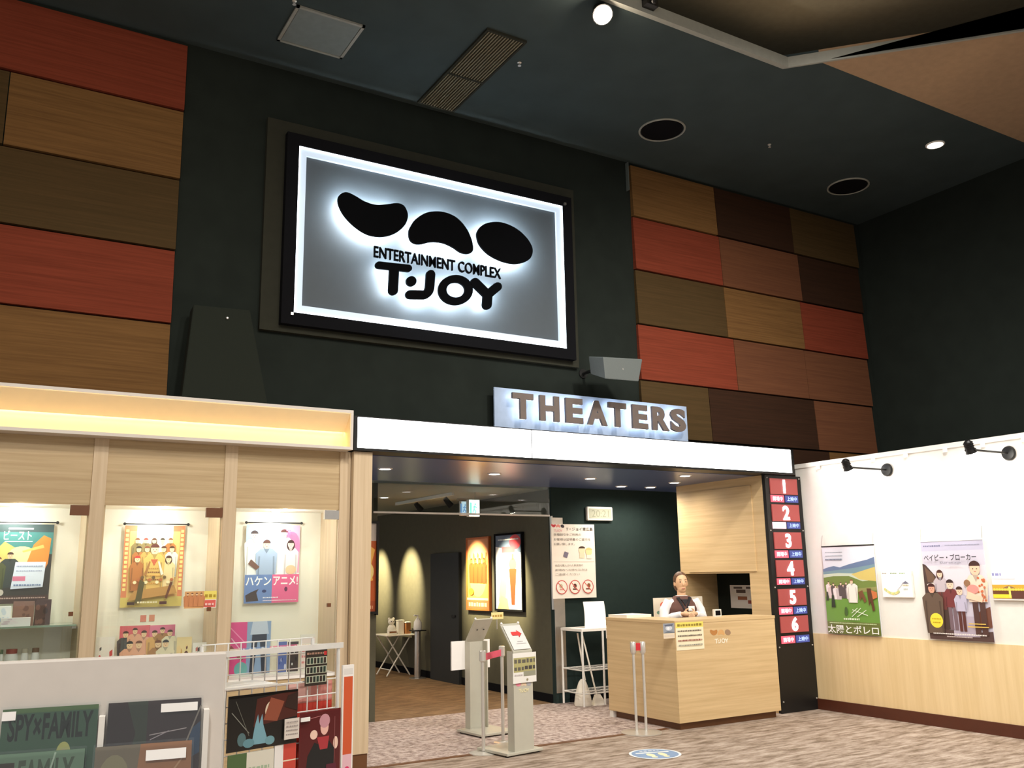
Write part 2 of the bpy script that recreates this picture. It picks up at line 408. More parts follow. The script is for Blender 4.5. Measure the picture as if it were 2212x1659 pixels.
# ------------------------------------------------------------------ setting
YT = 7.40          # plane of pillars, number tower, threshold
YB = 7.55          # plane of the tall back wall
ZC = 6.14          # lobby ceiling
XR = 10.12         # tall dark wall at right
XW = 8.40          # white partition
ZE = 2.60          # entry ceiling
XS = 7.80          # wood side wall of the entry
YG = 9.62          # corridor begins here

struct(MB().box((-6, -6, -0.1), (XR + 0.4, YT, 0)).build('floor_lobby', M['carpL']))
struct(MB().box((2.6, YT, -0.1), (XW + 0.6, YG, 0)).build('floor_entry', M['carpE']))
struct(MB().box((2.6, YG, -0.1), (XW + 0.6, 18.2, 0)).build('floor_corridor', M['carpC']))
struct(MB().box((2.82, YT - 0.03, -0.002), (6.2, YT + 0.03, 0.004)).build('trim_1', M['kick']))

b = MB()
b.box((-6, YB, 2.6), (2.82, YB + 0.2, ZC)); b.box((2.82, YB, ZE + 0.02), (XW, YB + 0.2, ZC)); b.box((XW, YB, 0), (XR + 0.2, YB + 0.2, ZC))
struct(b.build('wall_back', M['dark']))
struct(MB().box((XR, -6, 0), (XR + 0.2, YB, ZC)).build('wall_right', M['dark']))
# cladding boards: rows of overlapping wood panels
rows = [6.10 - 0.63 * i for i in range(6)]
def clad(name, cells):
    b = MB()
    for (x0, x1, zt, zb, mi) in cells:
        x0 += 0.004; x1 -= 0.004
        a = [(x0, YB, zb + 0.012), (x1, YB, zb + 0.012), (x1, YB, zt), (x0, YB, zt)]
        f = [(x0, YB - 0.055, zb + 0.012), (x1, YB - 0.055, zb + 0.012), (x1, YB - 0.03, zt), (x0, YB - 0.03, zt)]
        b.hexa([Vector(p) for p in f], [Vector(p) for p in a], mi)
    return struct(b.build(name, [M['cladT'], M['cladR'], M['cladO'], M['cladD'], M['cladB']]))
L0 = 1.29
cells = []
for i, (seam, ml, mr) in enumerate(((-0.8, 3, 3), (-0.02, 2, 0), (-1.2, 0, 2), (-1.6, 0, 1), (-0.9, 1, 0))):
    zt = rows[i]; zb = rows[i + 1] if i < 4 else 2.945
    if i == 0: mr = 1
    cells += [(-5.9, seam, zt, zb, ml), (seam, L0, zt, zb, mr)]
clad('trim_2', cells)
c1, c2 = P(1547, 470, Y=YB - .04).x, P(1712, 520, Y=YB - .04).x
R0, RE = 6.16, XR - 0.12
cells = []
lay = [((c1, c2), (0, 3, 2)), ((c1 + .03, c2 + .08), (1, 4, 3)), ((c1 + .05, c2 + .05), (2, 0, 1)), ((7.6, 8.8), (1, 4, 4)), ((7.15, 8.9), (2, 3, 4))]
for i, ((s1, s2), ms) in enumerate(lay):
    zt = rows[i]; zb = rows[i + 1]
    cells += [(R0, s1, zt, zb, ms[0]), (s1, s2, zt, zb, ms[1]), (s2, RE, zt, zb, ms[2])]
cells += [(XW + 0.02, 9.1, rows[5], 2.3, 3), (9.1, RE, rows[5], 2.3, 0)]
clad('trim_3', cells)
struct(MB().box((R0 - 0.045, YB - 0.05, 5.78), (R0 - 0.038, YB, 6.12)).build('trim_4', mat('thin_metal_strip', C(96, 104, 100), .6)))

# lobby ceiling with the recessed field over the viewer
k = (ZC - CAMZ) / (5.6 - CAMZ)
YL = 4.625 * k; cx0 = 5.45 * k; YBG = 4.415 * k
dg = Vector((6.69 - 5.45, 3.33 - 4.63)).normalized()
far = (cx0 + dg.x * 9, YL + dg.y * 9)
xb = cx0 + (YL - YBG) * dg.x / -dg.y            # where the diagonal meets the beige field
b = MB()
def slab(pts, z0, z1, mi=0): b.hexa([Vector((*p, z0)) for p in pts], [Vector((*p, z1)) for p in pts], mi)
slab([(-6, YL), (cx0, YL), (cx0, YB), (-6, YB)], ZC, ZC + .12)
slab([(cx0, YL), (xb, YBG), (XR, YBG), (XR, YB), (cx0, YB)], ZC, ZC + .12)
struct(b.build('ceiling_main', M['ceil']))
b = MB(); slab([(xb, YBG), far, (XR, far[1]), (XR, YBG)], ZC - .004, ZC + .12)
struct(b.build('ceiling_beige', M['beige']))
b = MB(); slab([(-6, -6), (XR, -6), (XR, YB), (-6, YB)], ZC + .42, ZC + .5)
struct(b.build('ceiling_recess', M['recess']))
b = MB()
slab([(-6, YL - .05), (cx0 + .02, YL - .05), (cx0, YL), (-6, YL)], ZC - .02, ZC + .085)
nn = Vector((-dg.y, dg.x)) * -0.05
slab([(cx0, YL), (cx0 + .02, YL - .05), (far[0] + nn.x, far[1] + nn.y), far], ZC - .02, ZC + .085)
struct(b.build('trim_5', M['lip']))

# entry: ceiling, corridor walls
struct(MB().box((2.82, YB, ZE), (XW - .01, YG - .08, ZE + .1)).build('ceiling_entry', M['mauve']))
struct(MB().box((2.6, YG, ZE - .02), (XW, 18.2, ZE + .1)).build('ceiling_corridor', mat('corridor_ceiling_reflection_tone', C(150, 152, 146), .8)))  # ceiling colour lightened to stand for the lobby reflected in the screen glass
XC = 6.30
struct(MB().box((XC, YG, 0), (XC + .18, 18.0, ZE - .02)).build('wall_corridor', M['olive']))
struct(MB().box((2.6, 18.0, 0), (XC + .18, 18.2, ZE - .02)).build('wall_far', M['olive']))
struct(MB().box((2.82, YG, 0), (3.99, YG + .15, ZE - .02)).build('wall_stub', M['olive']))
b = MB(); b.box((XC, YG - .07, 0), (6.47, YG, ZE)); b.box((6.47, YG - .07, 0), (XW + .3, YG + .1, ZE))
struct(b.build('wall_entry', M['teal']))
struct(MB().box((XC - .012, YG, 0), (XC, 18, .1)).build('baseboard_corridor', M['black']))
struct(MB().box((6.5, YG - .085, 0), (XW, YG - .07, .1)).build('baseboard_entry', M['black']))
b = MB(); b.box((XC + .005, YG - .083, .12), (6.455, YG - .071, 2.22)); b.box((XC - .012, YG - .083, 1.1), (XC + .004, YG - .04, 2.24))
struct(b.build('trim_6', M['steel']))
b = MB(); b.box((XC - .05, 11.98, 0), (XC - .002, 12.92, 1.86)); dr = struct(b.build('door_1', M['doorblk']))
MB().box((XC - .065, 12.08, .93), (XC - .05, 12.2, .96)).build('door_handle', M['blackmetal'], dr)
struct(MB().box((2.82, YG - .4, ZE - .001), (2.84, YG, ZE)).build('trim_7', M['teal']))

# side wall of the entry (wood block, niche below)
b = MB(); b.box((XS, YT + .03, 1.5), (XS + .06, 8.84, ZE), 0); b.box((XS, YT + .03, 0), (XS + .06, 7.72, 1.5), 0); b.box((XS, 7.72, 0), (XS + .06, 8.84, 0.98), 0)
b.box((XS, 8.84, 0), (XW + .3, 8.90, ZE), 0)
b.box((XS - .012, YT + .2, 1.52), (XS, 8.74, 2.50), 0)
struct(b.build('wall_side', M['oak']))
struct(MB().box((XW - .05, YT + .05, 0), (XW + .02, 8.84, ZE)).build('wall_niche', M['dark']))
struct(MB().box((XS + .06, YT + .05, 1.5), (XW - .05, 8.84, 1.54)).build('ceiling_niche', M['dark']))

# white partition at right
b = MB(); b.box((XW, -4, .82), (XW + .1, YT + .06, 2.745), 0); b.box((XW - .012, -4, 2.70), (XW + .112, YT + .06, 2.75), 0)
struct(b.build('wall_partition', M['white']))
struct(MB().box((XW - .012, -4, .115), (XW + .1, YT + .06, .82)).build('wall_wainscot', M['wains']))
struct(MB().box((XW - .03, -4, 0), (XW + .1, YT + .06, .115)).build('baseboard_right', M['skirt']))
for i, yy in enumerate((7.1, 6.75, 6.35, 5.95, 5.5, 5.1, 4.7)):
    tag(MB().box((XW - .03, yy - .02, 2.66), (XW - .012, yy + .02, 2.70)).build('picture_rail_clip', M['paper']),
        'small white clip on the top rail of the white partition', 'clip', 'clips on the partition rail')

# ------------------------------------------------------------------ left: display front, pillars, showcases
PX = [(-1.19, -1.09), (-.22, -.12), (.78, .88), (1.75, 1.85), (2.72, 2.815)]
for i, (x0, x1) in enumerate(PX):
    struct(MB().box((x0, YT - .0, 0), (x1, YB, 2.6)).build('trim_%d' % (10 + i), M['maplev']))
b = MB(); b.box((2.82, YT - .06, 0.13), (2.99, YT + .4, ZE + .0)); b.box((2.826, YT - .05, 0), (2.985, YT + .39, .13), 1)
struct(b.build('trim_15', [M['maplev'], M['kick']]))
for i in range(4):
    struct(MB().box((PX[i][1], YT + .012, 2.10), (PX[i + 1][0], YT + .029, 2.6)).build('trim_%d' % (20 + i), M['maple']))
# lit soffit box running above the cases
YS = 7.25
b = MB()
X0, X1, Z0, Z1 = -6, 2.775, 2.60, 2.94
b.box((X0, YS, Z1 - .025), (X1, YB - .06, Z1)); b.box((X0, YS, Z0), (X1, YB - .06, Z0 + .025)); b.box((X1 - .02, YS, Z0 + .025), (X1, YB - .06, Z1 - .025))
sb = struct(b.build('trim_30', M['greige']))
b = MB(); YCV = YS + .17
b.box((X0, YCV, Z0 + .025), (X1 - .02, YCV + .01, Z1 - .025)); b.box((X1 - .028, YS + .004, Z0 + .025), (X1 - .02, YCV, Z1 - .026))
hd = [Vector((X0, y, z)) for y, z in ((YS + .003, Z1 - .032), (YS + .003, Z1 - .026), (YCV - .045, Z1 - .165), (YCV - .045, Z1 - .175))]
b.hexa(hd, [Vector((X1 - .029, p.y, p.z)) for p in hd])
struct(b.build('trim_31', M['peach']))
cs = MB().box((X0, YCV - .034, Z1 - .150), (X1 - .035, YCV - .012, Z1 - .140)).build('cove_light_strip', M['cove'])
tag(cs, 'warm strip light hidden in the cove above the showcases', 'strip light')

BK = 7.83        # back of the cases
SH = 0.78        # floor of the cases
def showcase(i, label):
    x0, x1 = PX[i][1], PX[i + 1][0]
    t = thing('display_case', label, 'display case', ((x0 + x1) / 2, 7.6, 0), 0, 'glass fronted poster showcases')
    MB().box((x0, BK, SH), (x1, BK + .02, 2.10)).build('back_panel', M['cream'], t)
    b = MB(); b.box((x0, YT + .03, SH), (x0 + .012, BK, 2.10))
    b.build('side_panel', M['maplev'], t)
    b = MB(); b.box((x1 - .012, YT + .03, SH), (x1, BK, 2.10)); b.build('side_panel', M['maplev'], t)
    MB().box((x0, YT + .03, 2.10), (x1, BK + .02, 2.13)).build('top_panel', M['cream'], t)
    MB().box((x0, YT + .02, SH - .03), (x1, BK + .02, SH)).build('shelf_floor', M['white'], t)
    b = MB(); b.box((x0, YT + .03, .1), (x1, BK, SH - .03), 0); b.box((x0 + .02, YT + .06, 0), (x1 - .02, BK, .1), 1)
    b.build('base_cabinet', [M['maple'], M['kick']], t)
    gd = MB().box((x0 + .006, YT + .006, SH + .01), (x1 - .006, YT + .012, 2.099)).build('glass_door', M['glass'], t)
    hm = M['steel'] if i == 3 else M['hinge']
    MB().box((x1 - .13, YT - .008, 2.02), (x1 - .004, YT + .022, 2.095)).build('hinge', hm, gd)
    MB().box((x1 - .085, YT - .002, 1.30), (x1 - .055, YT + .022, 1.33)).build('lock', M['hinge'], gd)
    dl = MB(); dl.disc(((x0 + x1) / 2 - .02, BK - .13, 2.0995), (0, 0, -1), .035, .004, 20); dl.build('downlight', M['bulb'], t)
    lamp('SPOT', 'case_lamp_and_fill', ((x0 + x1) / 2 - .02, BK - .10, 2.085), 4.6, (1, .98, .95), ((x0 + x1) / 2 - .02, BK - .01, 1.3), .02, 140, .5)
    lamp('POINT', 'case_lamp_and_fill', ((x0 + x1) / 2, YT + .10, 2.06), 3.4, (1, .99, .98), None, .04)  # added point fill without a fixture, evens the light on the case back
    return t
showcase(0, 'display case at the far left edge of the photo, mostly cut off')
showcase(1, 'wood framed display case holding the teal fantasy poster and a glass shelf')
showcase(2, 'middle wood framed display case with the orange crowd poster')
showcase(3, 'display case with silver hinge and blue and pink poster, next to the entry')

def rodbar(t, x0, x1, y, z):
    b = MB(); b.tube([(x0, y, z), (x1, y, z)], .005, 8); b.ball((x0, y, z), .012, 10); b.ball((x1, y, z), .012, 10)
    b.build('hanging_rod', M['blackmetal'], t)
def caseposter(name, label, tl, tr, br, bl, fn, base, Y=BK - .03):
    x0, x1, z0, z1 = rectY(tl, tr, br, bl, Y)
    t = thing(name, label, 'poster', ((x0 + x1) / 2, Y, z0), 0)
    a = Art((x0, Y, z0), (x1 - x0, 0, 0), (0, 0, z1 - z0), .003, base=base); fn(a); a.build('printed_sheet', t)
    return t, x0, x1, z0, z1
def art_orange(a):
    a.rect(0, 0, 1, 1, (226, 138, 92)); a.rect(.09, .0, .92, .93, (240, 196, 120)); a.rect(.2, .62, .8, 1, (252, 236, 206))
    a.rect(0, 0, 1, .12, (222, 200, 110))
    r = random.Random(3)
    for i in range(14): a.rect(.02, .2 + i * .055, .07, .235 + i * .055, (250, 226, 140)); a.rect(.93, .2 + i * .055, .98, .235 + i * .055, (250, 226, 140))
    for row, (y, n, h) in enumerate(((.60, 5, .34), (.46, 5, .38), (.30, 4, .42))):
        for j in range(n):
            x = .16 + (.68) * (j + .5 + (row % 2) * .2 - .1) / n
            a.person(x, y - .1, h, (250, 222, 176), r.choice([(90, 50, 28), (140, 80, 50), (200, 60, 50), (60, 44, 34)]), r.choice([(244, 218, 160), (214, 170, 90), (236, 236, 220), (190, 120, 60), (150, 130, 80)]), wd=.2, long=r.random() < .4)
    a.person(.5, .12, .64, (252, 226, 176), (96, 42, 28), (232, 190, 104), wd=.2)
    a.poly([(.44, .58), (.5, .5), (.56, .58)], (196, 96, 60)); [a.dash(.38, .62, .46 - .045 * i, .016, ((206, 150, 70), (150, 96, 50))[i % 2], i) for i in range(5)]; a.poly([(.34, .4), (.42, .56), (.44, .55), (.38, .38)], (176, 120, 60)); a.poly([(.62, .38), (.56, .55), (.58, .56), (.66, .4)], (244, 236, 220)); [a.ell(.2 + .06 * i, .3 + .03 * (i % 3), .03, .02, ((250, 236, 190), (190, 110, 60), (120, 90, 50))[i % 3], 9) for i in range(11)]
    a.poly([(.1, .08), (.9, .16), (.85, .26), (.2, .2)], (196, 146, 78)); a.poly([(.22, .05), (.32, .05), (.36, .3), (.28, .34)], (96, 84, 40)); a.line(.72, .1, .8, .3, .03, (110, 60, 30))
    a.rect(.1, .03, .22, .065, (70, 40, 24)); a.rect(.62, .03, .74, .065, (90, 40, 30)); a.dash(.26, .58, .05, .02, (250, 236, 200), 5)
t, x0, x1, z0, z1 = caseposter('film_poster', 'orange and gold crowd poster hanging in the middle display case', (272, 1134), (402, 1137), (390, 1310), (257, 1312), art_orange, (250, 240, 220))
rodbar(t, x0 - .005, x1 + .02, BK - .035, z1 + .012)
def art_anime(a):
    a.rect(0, 0, 1, 1, (250, 246, 248)); a.poly([(0, .38), (.42, .38), (.5, 1), (0, 1)], (176, 206, 240)); a.poly([(.72, .38), (1, .38), (1, 1), (.62, 1)], (246, 176, 206)); a.ell(.85, .72, .16, .2, (238, 130, 178))
    a.person(.15, .34, .58, (252, 226, 200), (60, 40, 40), (250, 250, 250), wd=.22); a.person(.7, .36, .58, (252, 230, 206), (92, 52, 48), (250, 250, 252), wd=.22)
    a.person(.83, .26, .54, (252, 226, 204), (70, 34, 34), (250, 236, 236), wd=.2, long=True); a.person(.38, .2, .6, (250, 220, 190), (96, 56, 44), (168, 186, 214), wd=.24)
    a.ell(.84, .42, .1, .06, (240, 200, 160)); a.poly([(.05, .5), (.2, .42), (.26, .46), (.1, .56)], (120, 84, 70))
    a.rect(0, 0, .5, .36, (112, 140, 196)); a.rect(.5, 0, 1, .36, (232, 104, 150))
    a.text('ハケン', .02, .22, .48, .34, (255, 255, 255), .02); a.text('アニメ!', .52, .22, .98, .34, (255, 255, 255), .02)
    a.poly([(.04, .02), (.26, .03), (.22, .13), (.26, .18), (.12, .14), (.02, .1)], (70, 56, 54)); a.ell(.36, .15, .04, .02, (50, 60, 110)); a.ell(.76, .17, .03, .03, (110, 40, 80))
    a.dash(.34, .62, .06, .016, (250, 250, 255), 8); a.dash(.34, .96, .025, .012, (250, 230, 240), 9)
    for i in range(9): a.ell(.74 + .03 * (i % 4), .93 - .03 * (i // 3), .012, .01, (234, 120, 168), 8)
t, x0, x1, z0, z1 = caseposter('film_poster', 'white poster with blue and pink lower halves in the entry side display case', (531, 1133), (650, 1136), (642, 1303), (528, 1301), art_anime, (250, 248, 248))
rodbar(t, x0 - .005, x1 + .01, BK - .035, z1 + .02)
def art_teal(a):
    a.rect(0, 0, 1, 1, (58, 52, 44)); a.rect(0, .62, 1, 1, (70, 132, 128)); a.rect(0, .9, 1, 1, (66, 84, 84))
    a.poly([(0, .5), (.3, .78), (.62, .62), (.9, .72), (.9, .4), (0, .3)], (214, 190, 104)); a.ell(.56, .6, .2, .12, (246, 226, 160))
    a.poly([(.62, .45), (.72, .74), (.86, .86), (.97, .82), (.95, .5), (.9, .4)], (230, 140, 56)); a.poly([(.56, .66), (.86, .74), (.88, .7), (.58, .64)], (244, 190, 100))
    a.text('ビースト', .28, .80, .68, .92, (240, 246, 236), .01); a.rect(.34, .935, .7, .955, (236, 244, 236)); a.rect(.3, .775, .7, .785, (220, 240, 230))
    a.person(.4, .2, .44, (240, 190, 150), (70, 40, 30), (56, 62, 58), wd=.24); a.person(.24, .18, .4, (240, 190, 150), (120, 60, 40), (80, 84, 44), wd=.22); a.person(.1, .2, .4, (230, 180, 150), (60, 50, 40), (60, 92, 84), wd=.2)
    a.ell(.3, .14, .05, .04, (200, 190, 180)); a.rect(0, 0, 1, .1, (74, 50, 42)); a.dash(.05, .95, .06, .018, (190, 160, 150), 4)
    a.poly([(.44, .18), (.9, .2), (.92, .52), (.48, .52)], (222, 230, 246)); a.rect(.46, .28, .64, .34, (214, 120, 150)); a.dash(.5, .88, .4, .014, (150, 160, 190), 2); a.dash(.5, .88, .46, .014, (150, 160, 190), 3); a.dash(.48, .88, .22, .02, (110, 130, 170), 5)
t, x0, x1, z0, z1 = caseposter('film_poster', 'teal and orange fantasy poster behind the glass at the left edge', (-34, 1132), (118, 1133), (103, 1304), (-48, 1304), art_teal, (240, 236, 224))
rodbar(t, x0 - .02, x1 + .02, BK - .035, z1 + .015)

# goods standing inside the cases
def card(name, label, cat, pts, Y, fn, base=(245, 240, 232), group=None, z=None, d=.006, m=None, thick=.02):
    x0, x1, z0, z1 = rectY(*pts, Y)
    if z is not None: z0 = z
    a = Art((x0, Y, z0), (x1 - x0, 0, 0), (0, 0, z1 - z0), d, base=base); fn(a)
    return tag(a.build(name, None, m), label, cat, group)
def art_bits(cols, seed, n=14, bg=None):
    def f(a):
        r = random.Random(seed)
        if bg: a.rect(0, 0, 1, 1, bg)
        for i in range(n):
            c = r.choice(cols); x, y = r.uniform(.08, .8), r.uniform(.08, .8); s = r.uniform(.05, .16)
            (a.ell(x + .05, y + .05, s, s * .8, c) if r.random() < .6 else a.poly([(x, y), (x + s, y + .03), (x + s * .9, y + s), (x - .02, y + s * .7)], c))
    return f
skinp = (250, 214, 170)
def art_trio(bg, cols, seed):
    def f(a):
        r = random.Random(seed); a.rect(0, 0, 1, 1, bg)
        for i, (x, y, h) in enumerate(((.2, .3, .6), (.5, .4, .55), (.8, .3, .6), (.35, .02, .7), (.65, .02, .7))): a.person(x, y, h, skinp, r.choice([(80, 50, 30), (60, 60, 60), (120, 70, 40)]), r.choice(cols), wd=.24)
    return f
card('souvenir_brochure', 'wide pink and red brochure standing in the middle case', 'brochure', ((258, 1353), (322, 1350), (322, 1450), (254, 1455)), BK - .12, art_trio((226, 110, 120), [(150, 80, 50), (240, 180, 150), (90, 90, 90)], 1), z=SH)
card('souvenir_brochure', 'pink brochure with a gold crowd, right of the red one', 'brochure', ((322, 1350), (378, 1350), (374, 1450), (320, 1455)), BK - .13, art_trio((232, 130, 160), [(230, 180, 110), (180, 130, 80), (240, 230, 200)], 2), z=SH)
card('acrylic_figure_card', 'yellow picture card between brochure and white card in the middle case', 'card', ((381, 1376), (414, 1376), (412, 1450), (380, 1452)), BK - .15, art_bits([(220, 170, 90), (110, 60, 40), (250, 220, 160)], 3, 12, (248, 226, 170)), z=SH)
card('acrylic_figure_card', 'white card with dark print at the right of the middle case', 'card', ((416, 1388), (446, 1388), (444, 1450), (414, 1450)), BK - .15, art_bits([(70, 60, 60), (200, 120, 110), (230, 230, 230)], 4, 8, (250, 248, 244)), z=SH)
card('acrylic_figure_card', 'white card with red marks beside the left pillar in the middle case', 'card', ((208, 1376), (248, 1376), (244, 1455), (204, 1455)), BK - .16, art_bits([(220, 90, 90), (90, 90, 90), (240, 220, 210)], 5, 9, (250, 246, 240)), z=SH)
card('price_card', 'left of two small red squares on the back of the middle case', 'card', ((303, 1329), (316, 1329), (316, 1343), (303, 1343)), BK - .005, art_bits([(230, 130, 110)], 6, 6, (226, 140, 120)))
card('price_card', 'right of two small red squares on the back of the middle case', 'card', ((322, 1328), (334, 1328), (334, 1342), (322, 1342)), BK - .005, art_bits([(230, 150, 120)], 7, 6, (226, 150, 120)))
def art_hang(a):
    a.rect(0, 0, .6, 1, (224, 170, 110)); a.rect(.6, .5, 1, 1, (244, 226, 110)); a.rect(.6, .04, .98, .46, (226, 100, 90)); a.dash(.63, .97, .62, .2, (180, 150, 40), 3)
    for i in range(4): a.person(.09 + .14 * i, .1, .8, skinp, (110, 60, 40), (210, 140, 90), wd=.3)
    a.dash(.64, .94, .15, .16, (250, 200, 190), 4)
card('counter_placard', 'small orange and yellow card taped to the middle case glass', 'placard', ((399, 1277), (468, 1277), (467, 1314), (398, 1313)), YT + .004, art_hang, d=.003)
def art_pinkleg(a):
    a.rect(0, 0, .42, 1, (232, 80, 150)); a.rect(.42, 0, 1, 1, (150, 176, 214)); a.ell(.3, .1, .16, .14, (120, 190, 190)); a.poly([(.0, .5), (.3, .25), (.36, .3), (.05, .56)], (150, 60, 60))
    a.poly([(.5, .0), (.6, 0), (.68, .6), (.74, .6), (.8, 0), (.92, 0), (.9, .8), (.55, .8)], (48, 56, 76)); a.poly([(.5, .75), (.95, .75), (.9, 1), (.55, 1)], (206, 218, 238)); a.line(.05, .7, .35, .4, .02, (250, 190, 220)); a.line(.02, .9, .38, .6, .02, (250, 150, 200))
card('souvenir_brochure', 'pink and blue brochure standing in the entry side case', 'brochure', ((496, 1344), (586, 1342), (583, 1430), (493, 1440)), BK - .13, art_pinkleg, z=SH)
card('price_card', 'small blue card on the shelf of the entry side case', 'card', ((601, 1386), (620, 1386), (619, 1430), (600, 1430)), BK - .16, art_bits([(230, 230, 250), (60, 70, 140)], 8, 6, (100, 120, 190)), z=SH)
card('price_card', 'small dark picture card right of the blue card in the entry side case', 'card', ((622, 1386), (645, 1386), (644, 1430), (621, 1430)), BK - .16, art_bits([(240, 220, 190), (40, 40, 50), (250, 250, 250)], 9, 8, (70, 60, 60)), z=SH)
def art_price(a): a.rect(0, .1, 1, .9, (252, 232, 228)); [a.dash(.1, .9, .2 + .16 * i, .06, (236, 150, 150), i) for i in range(4)]
card('price_card', 'pale pink price list standing at the right of the entry side case', 'card', ((650, 1370), (682, 1370), (680, 1430), (648, 1430)), BK - .16, art_price, z=SH)
# glass shelf with merchandise in the left case
zs = P(60, 1356, Y=YT + .1).z
t = thing('glass_shelf', 'green edged glass shelf across the left display case', 'shelf', (.33, 7.6, zs))
MB().box((-.11, YT + .06, zs), (.76, BK - .01, zs + .012)).build('shelf_pane', mat('green_glass_edge', C(150, 170, 150), .1), t)
MB().box((.735, YT + .12, zs - .02), (.765, YT + .15, zs)).build('bracket', M['steel'], t)
zt_ = zs + .012
def goods(name, label, cat, x0, x1, y0, h, cols, seed, bgc, d=.06):
    X0_, X1_ = P(x0, 1340, Y=y0).x, P(x1, 1340, Y=y0).x
    a = Art((X0_, y0, zt_), (X1_ - X0_, 0, 0), (0, 0, h), d, base=bgc); art_bits(cols, seed, 9)(a)
    return tag(a.build(name), label, cat, 'goods on the glass shelf')
goods('gift_box', 'white box at the left end of the glass shelf', 'box', -8, 22, YT + .16, .14, [(220, 230, 240), (180, 200, 220)], 1, (246, 246, 246))
goods('gift_box', 'brown box with dark bands in the middle of the glass shelf', 'box', 26, 72, YT + .2, .17, [(150, 110, 96), (120, 84, 76), (190, 150, 130)], 2, (146, 108, 94))
goods('gift_box', 'dark red box at the right end of the glass shelf', 'box', 74, 108, YT + .19, .18, [(90, 60, 56), (60, 40, 40), (130, 90, 80)], 3, (86, 58, 54))
goods('gift_pouch', 'flat white pouch in front of the brown box on the shelf', 'pouch', 2, 66, YT + .09, .06, [(250, 236, 240), (220, 200, 210)], 4, (250, 244, 244), .05)
for i, (xa, xb_, lab, cc) in enumerate(((0, 8, 'small green topped jar at the far left below the glass shelf', (90, 110, 80)), (11, 40, 'small red topped jar below the glass shelf', (150, 70, 60)), (46, 62, 'pale small jar below the glass shelf', (190, 180, 160)), (68, 86, 'brown topped small jar at the right below the glass shelf', (120, 90, 70)))):
    Xa, Xb = P(xa, 1405, Y=YT + .15).x, P(xb_, 1405, Y=YT + .15).x; zt2 = P(30, 1402, Y=YT + .15).z
    t = thing('gift_jar', lab, 'jar', ((Xa + Xb) / 2, YT + .15, SH), 0, 'jars below the glass shelf')
    r_ = (Xb - Xa) / 2; MB().lathe(((Xa + Xb) / 2, YT + .15, SH), [(r_ * .9, 0), (r_, .02), (r_, zt2 - SH - .05), (r_ * .8, zt2 - SH - .03)], 16).build('body', M['paper'], t, True)
    MB().lathe(((Xa + Xb) / 2, YT + .15, zt2 - .03), [(r_ * .85, 0), (r_ * .85, .03)], 16).build('lid', mat('jar_lid', C(*cc), .5), t, True)

# ------------------------------------------------------------------ big emblem sign
YP = YB - .05
x0, x1, z0, z1 = rectY((580, 255), (1248, 412), (1240, 770), (558, 738), YP)
t = thing('cinema_sign', 'large framed backlit cinema sign with black bean emblem high on the dark wall', 'sign', ((x0 + x1) / 2, YP, z0))
MB().box((x0, YP, z0), (x1, YB, z1)).build('backing_board', M['plate'], t)
a0, a1, b0, b1 = rectY((648, 318), (1217, 443), (1222, 751), (632, 677), YP - .06)
fw = .11
b = MB()
for (p, q) in (((a0 - fw, b0 - fw), (a1 + fw, b0)), ((a0 - fw, b1), (a1 + fw, b1 + fw)), ((a0 - fw, b0), (a0, b1)), ((a1, b0), (a1 + fw, b1))):
    b.box((p[0], YP - .07, p[1]), (q[0], YP, q[1]))
b.build('black_frame', M['black'], t)
MB().box((a0, YP - .02, b0), (a1, YP, b1)).build('frosted_panel', M['frost'], t)
lw = .075
b = MB()
for (p, q) in (((a0, b0), (a1, b0 + lw)), ((a0, b1 - lw), (a1, b1)), ((a0, b0 + lw), (a0 + lw, b1 - lw)), ((a1 - lw, b0 + lw), (a1, b1 - lw))):
    b.box((p[0], YP - .05, p[1]), (q[0], YP - .02, q[1]))
b.build('light_border', M['tubelight'], t)
ew = .014; b = MB()
for (p, q) in (((a0, b0), (a1, b0 + ew)), ((a0, b1 - ew), (a1, b1)), ((a0, b0 + ew), (a0 + ew, b1 - ew)), ((a1 - ew, b0 + ew), (a1, b1 - ew))):
    b.box((p[0], YP - .058, p[1]), (q[0], YP - .051, q[1]))
b.build('edge_tube', emit('edge_tube_light', (.82, .91, 1), 3.0), t)
YL_ = YP - .15
def Zp(pts): # sign detail coordinates -> (x, z) on the letter plane
    return [(P(540 + x / 2.861, 220 + y / 2.861, Y=YL_)) for x, y in pts]
def smooth(pts, n=4):
    out = []; L = len(pts)
    for i in range(L):
        p0, p1, p2, p3 = pts[i - 1], pts[i], pts[(i + 1) % L], pts[(i + 2) % L]
        for k_ in range(n):
            s = k_ / n
            out.append(tuple(0.5 * (2 * p1[d] + (p2[d] - p0[d]) * s + (2 * p0[d] - 5 * p1[d] + 4 * p2[d] - p3[d]) * s * s + (3 * p1[d] - p0[d] - 3 * p2[d] + p3[d]) * s ** 3) for d in (0, 1)))
    return out
BEANS = [[(545, 600), (560, 570), (600, 558), (650, 580), (710, 615), (780, 636), (850, 632), (910, 625), (950, 640), (973, 680), (975, 720), (955, 765), (910, 805), (850, 828), (790, 832), (720, 815), (650, 770), (590, 710), (555, 650)],
         [(1000, 760), (1030, 720), (1090, 685), (1160, 676), (1230, 690), (1290, 725), (1340, 785), (1370, 850), (1380, 905), (1370, 930), (1340, 938), (1300, 928), (1250, 895), (1190, 870), (1120, 865), (1060, 878), (1020, 875), (990, 850), (983, 800)],
         [(1407, 800), (1440, 760), (1500, 742), (1570, 748), (1650, 785), (1710, 840), (1745, 900), (1742, 950), (1710, 985), (1640, 1000), (1560, 985), (1480, 945), (1425, 890), (1405, 840)]]
BEANS = [smooth(q) for q in BEANS]
_pk = [0]
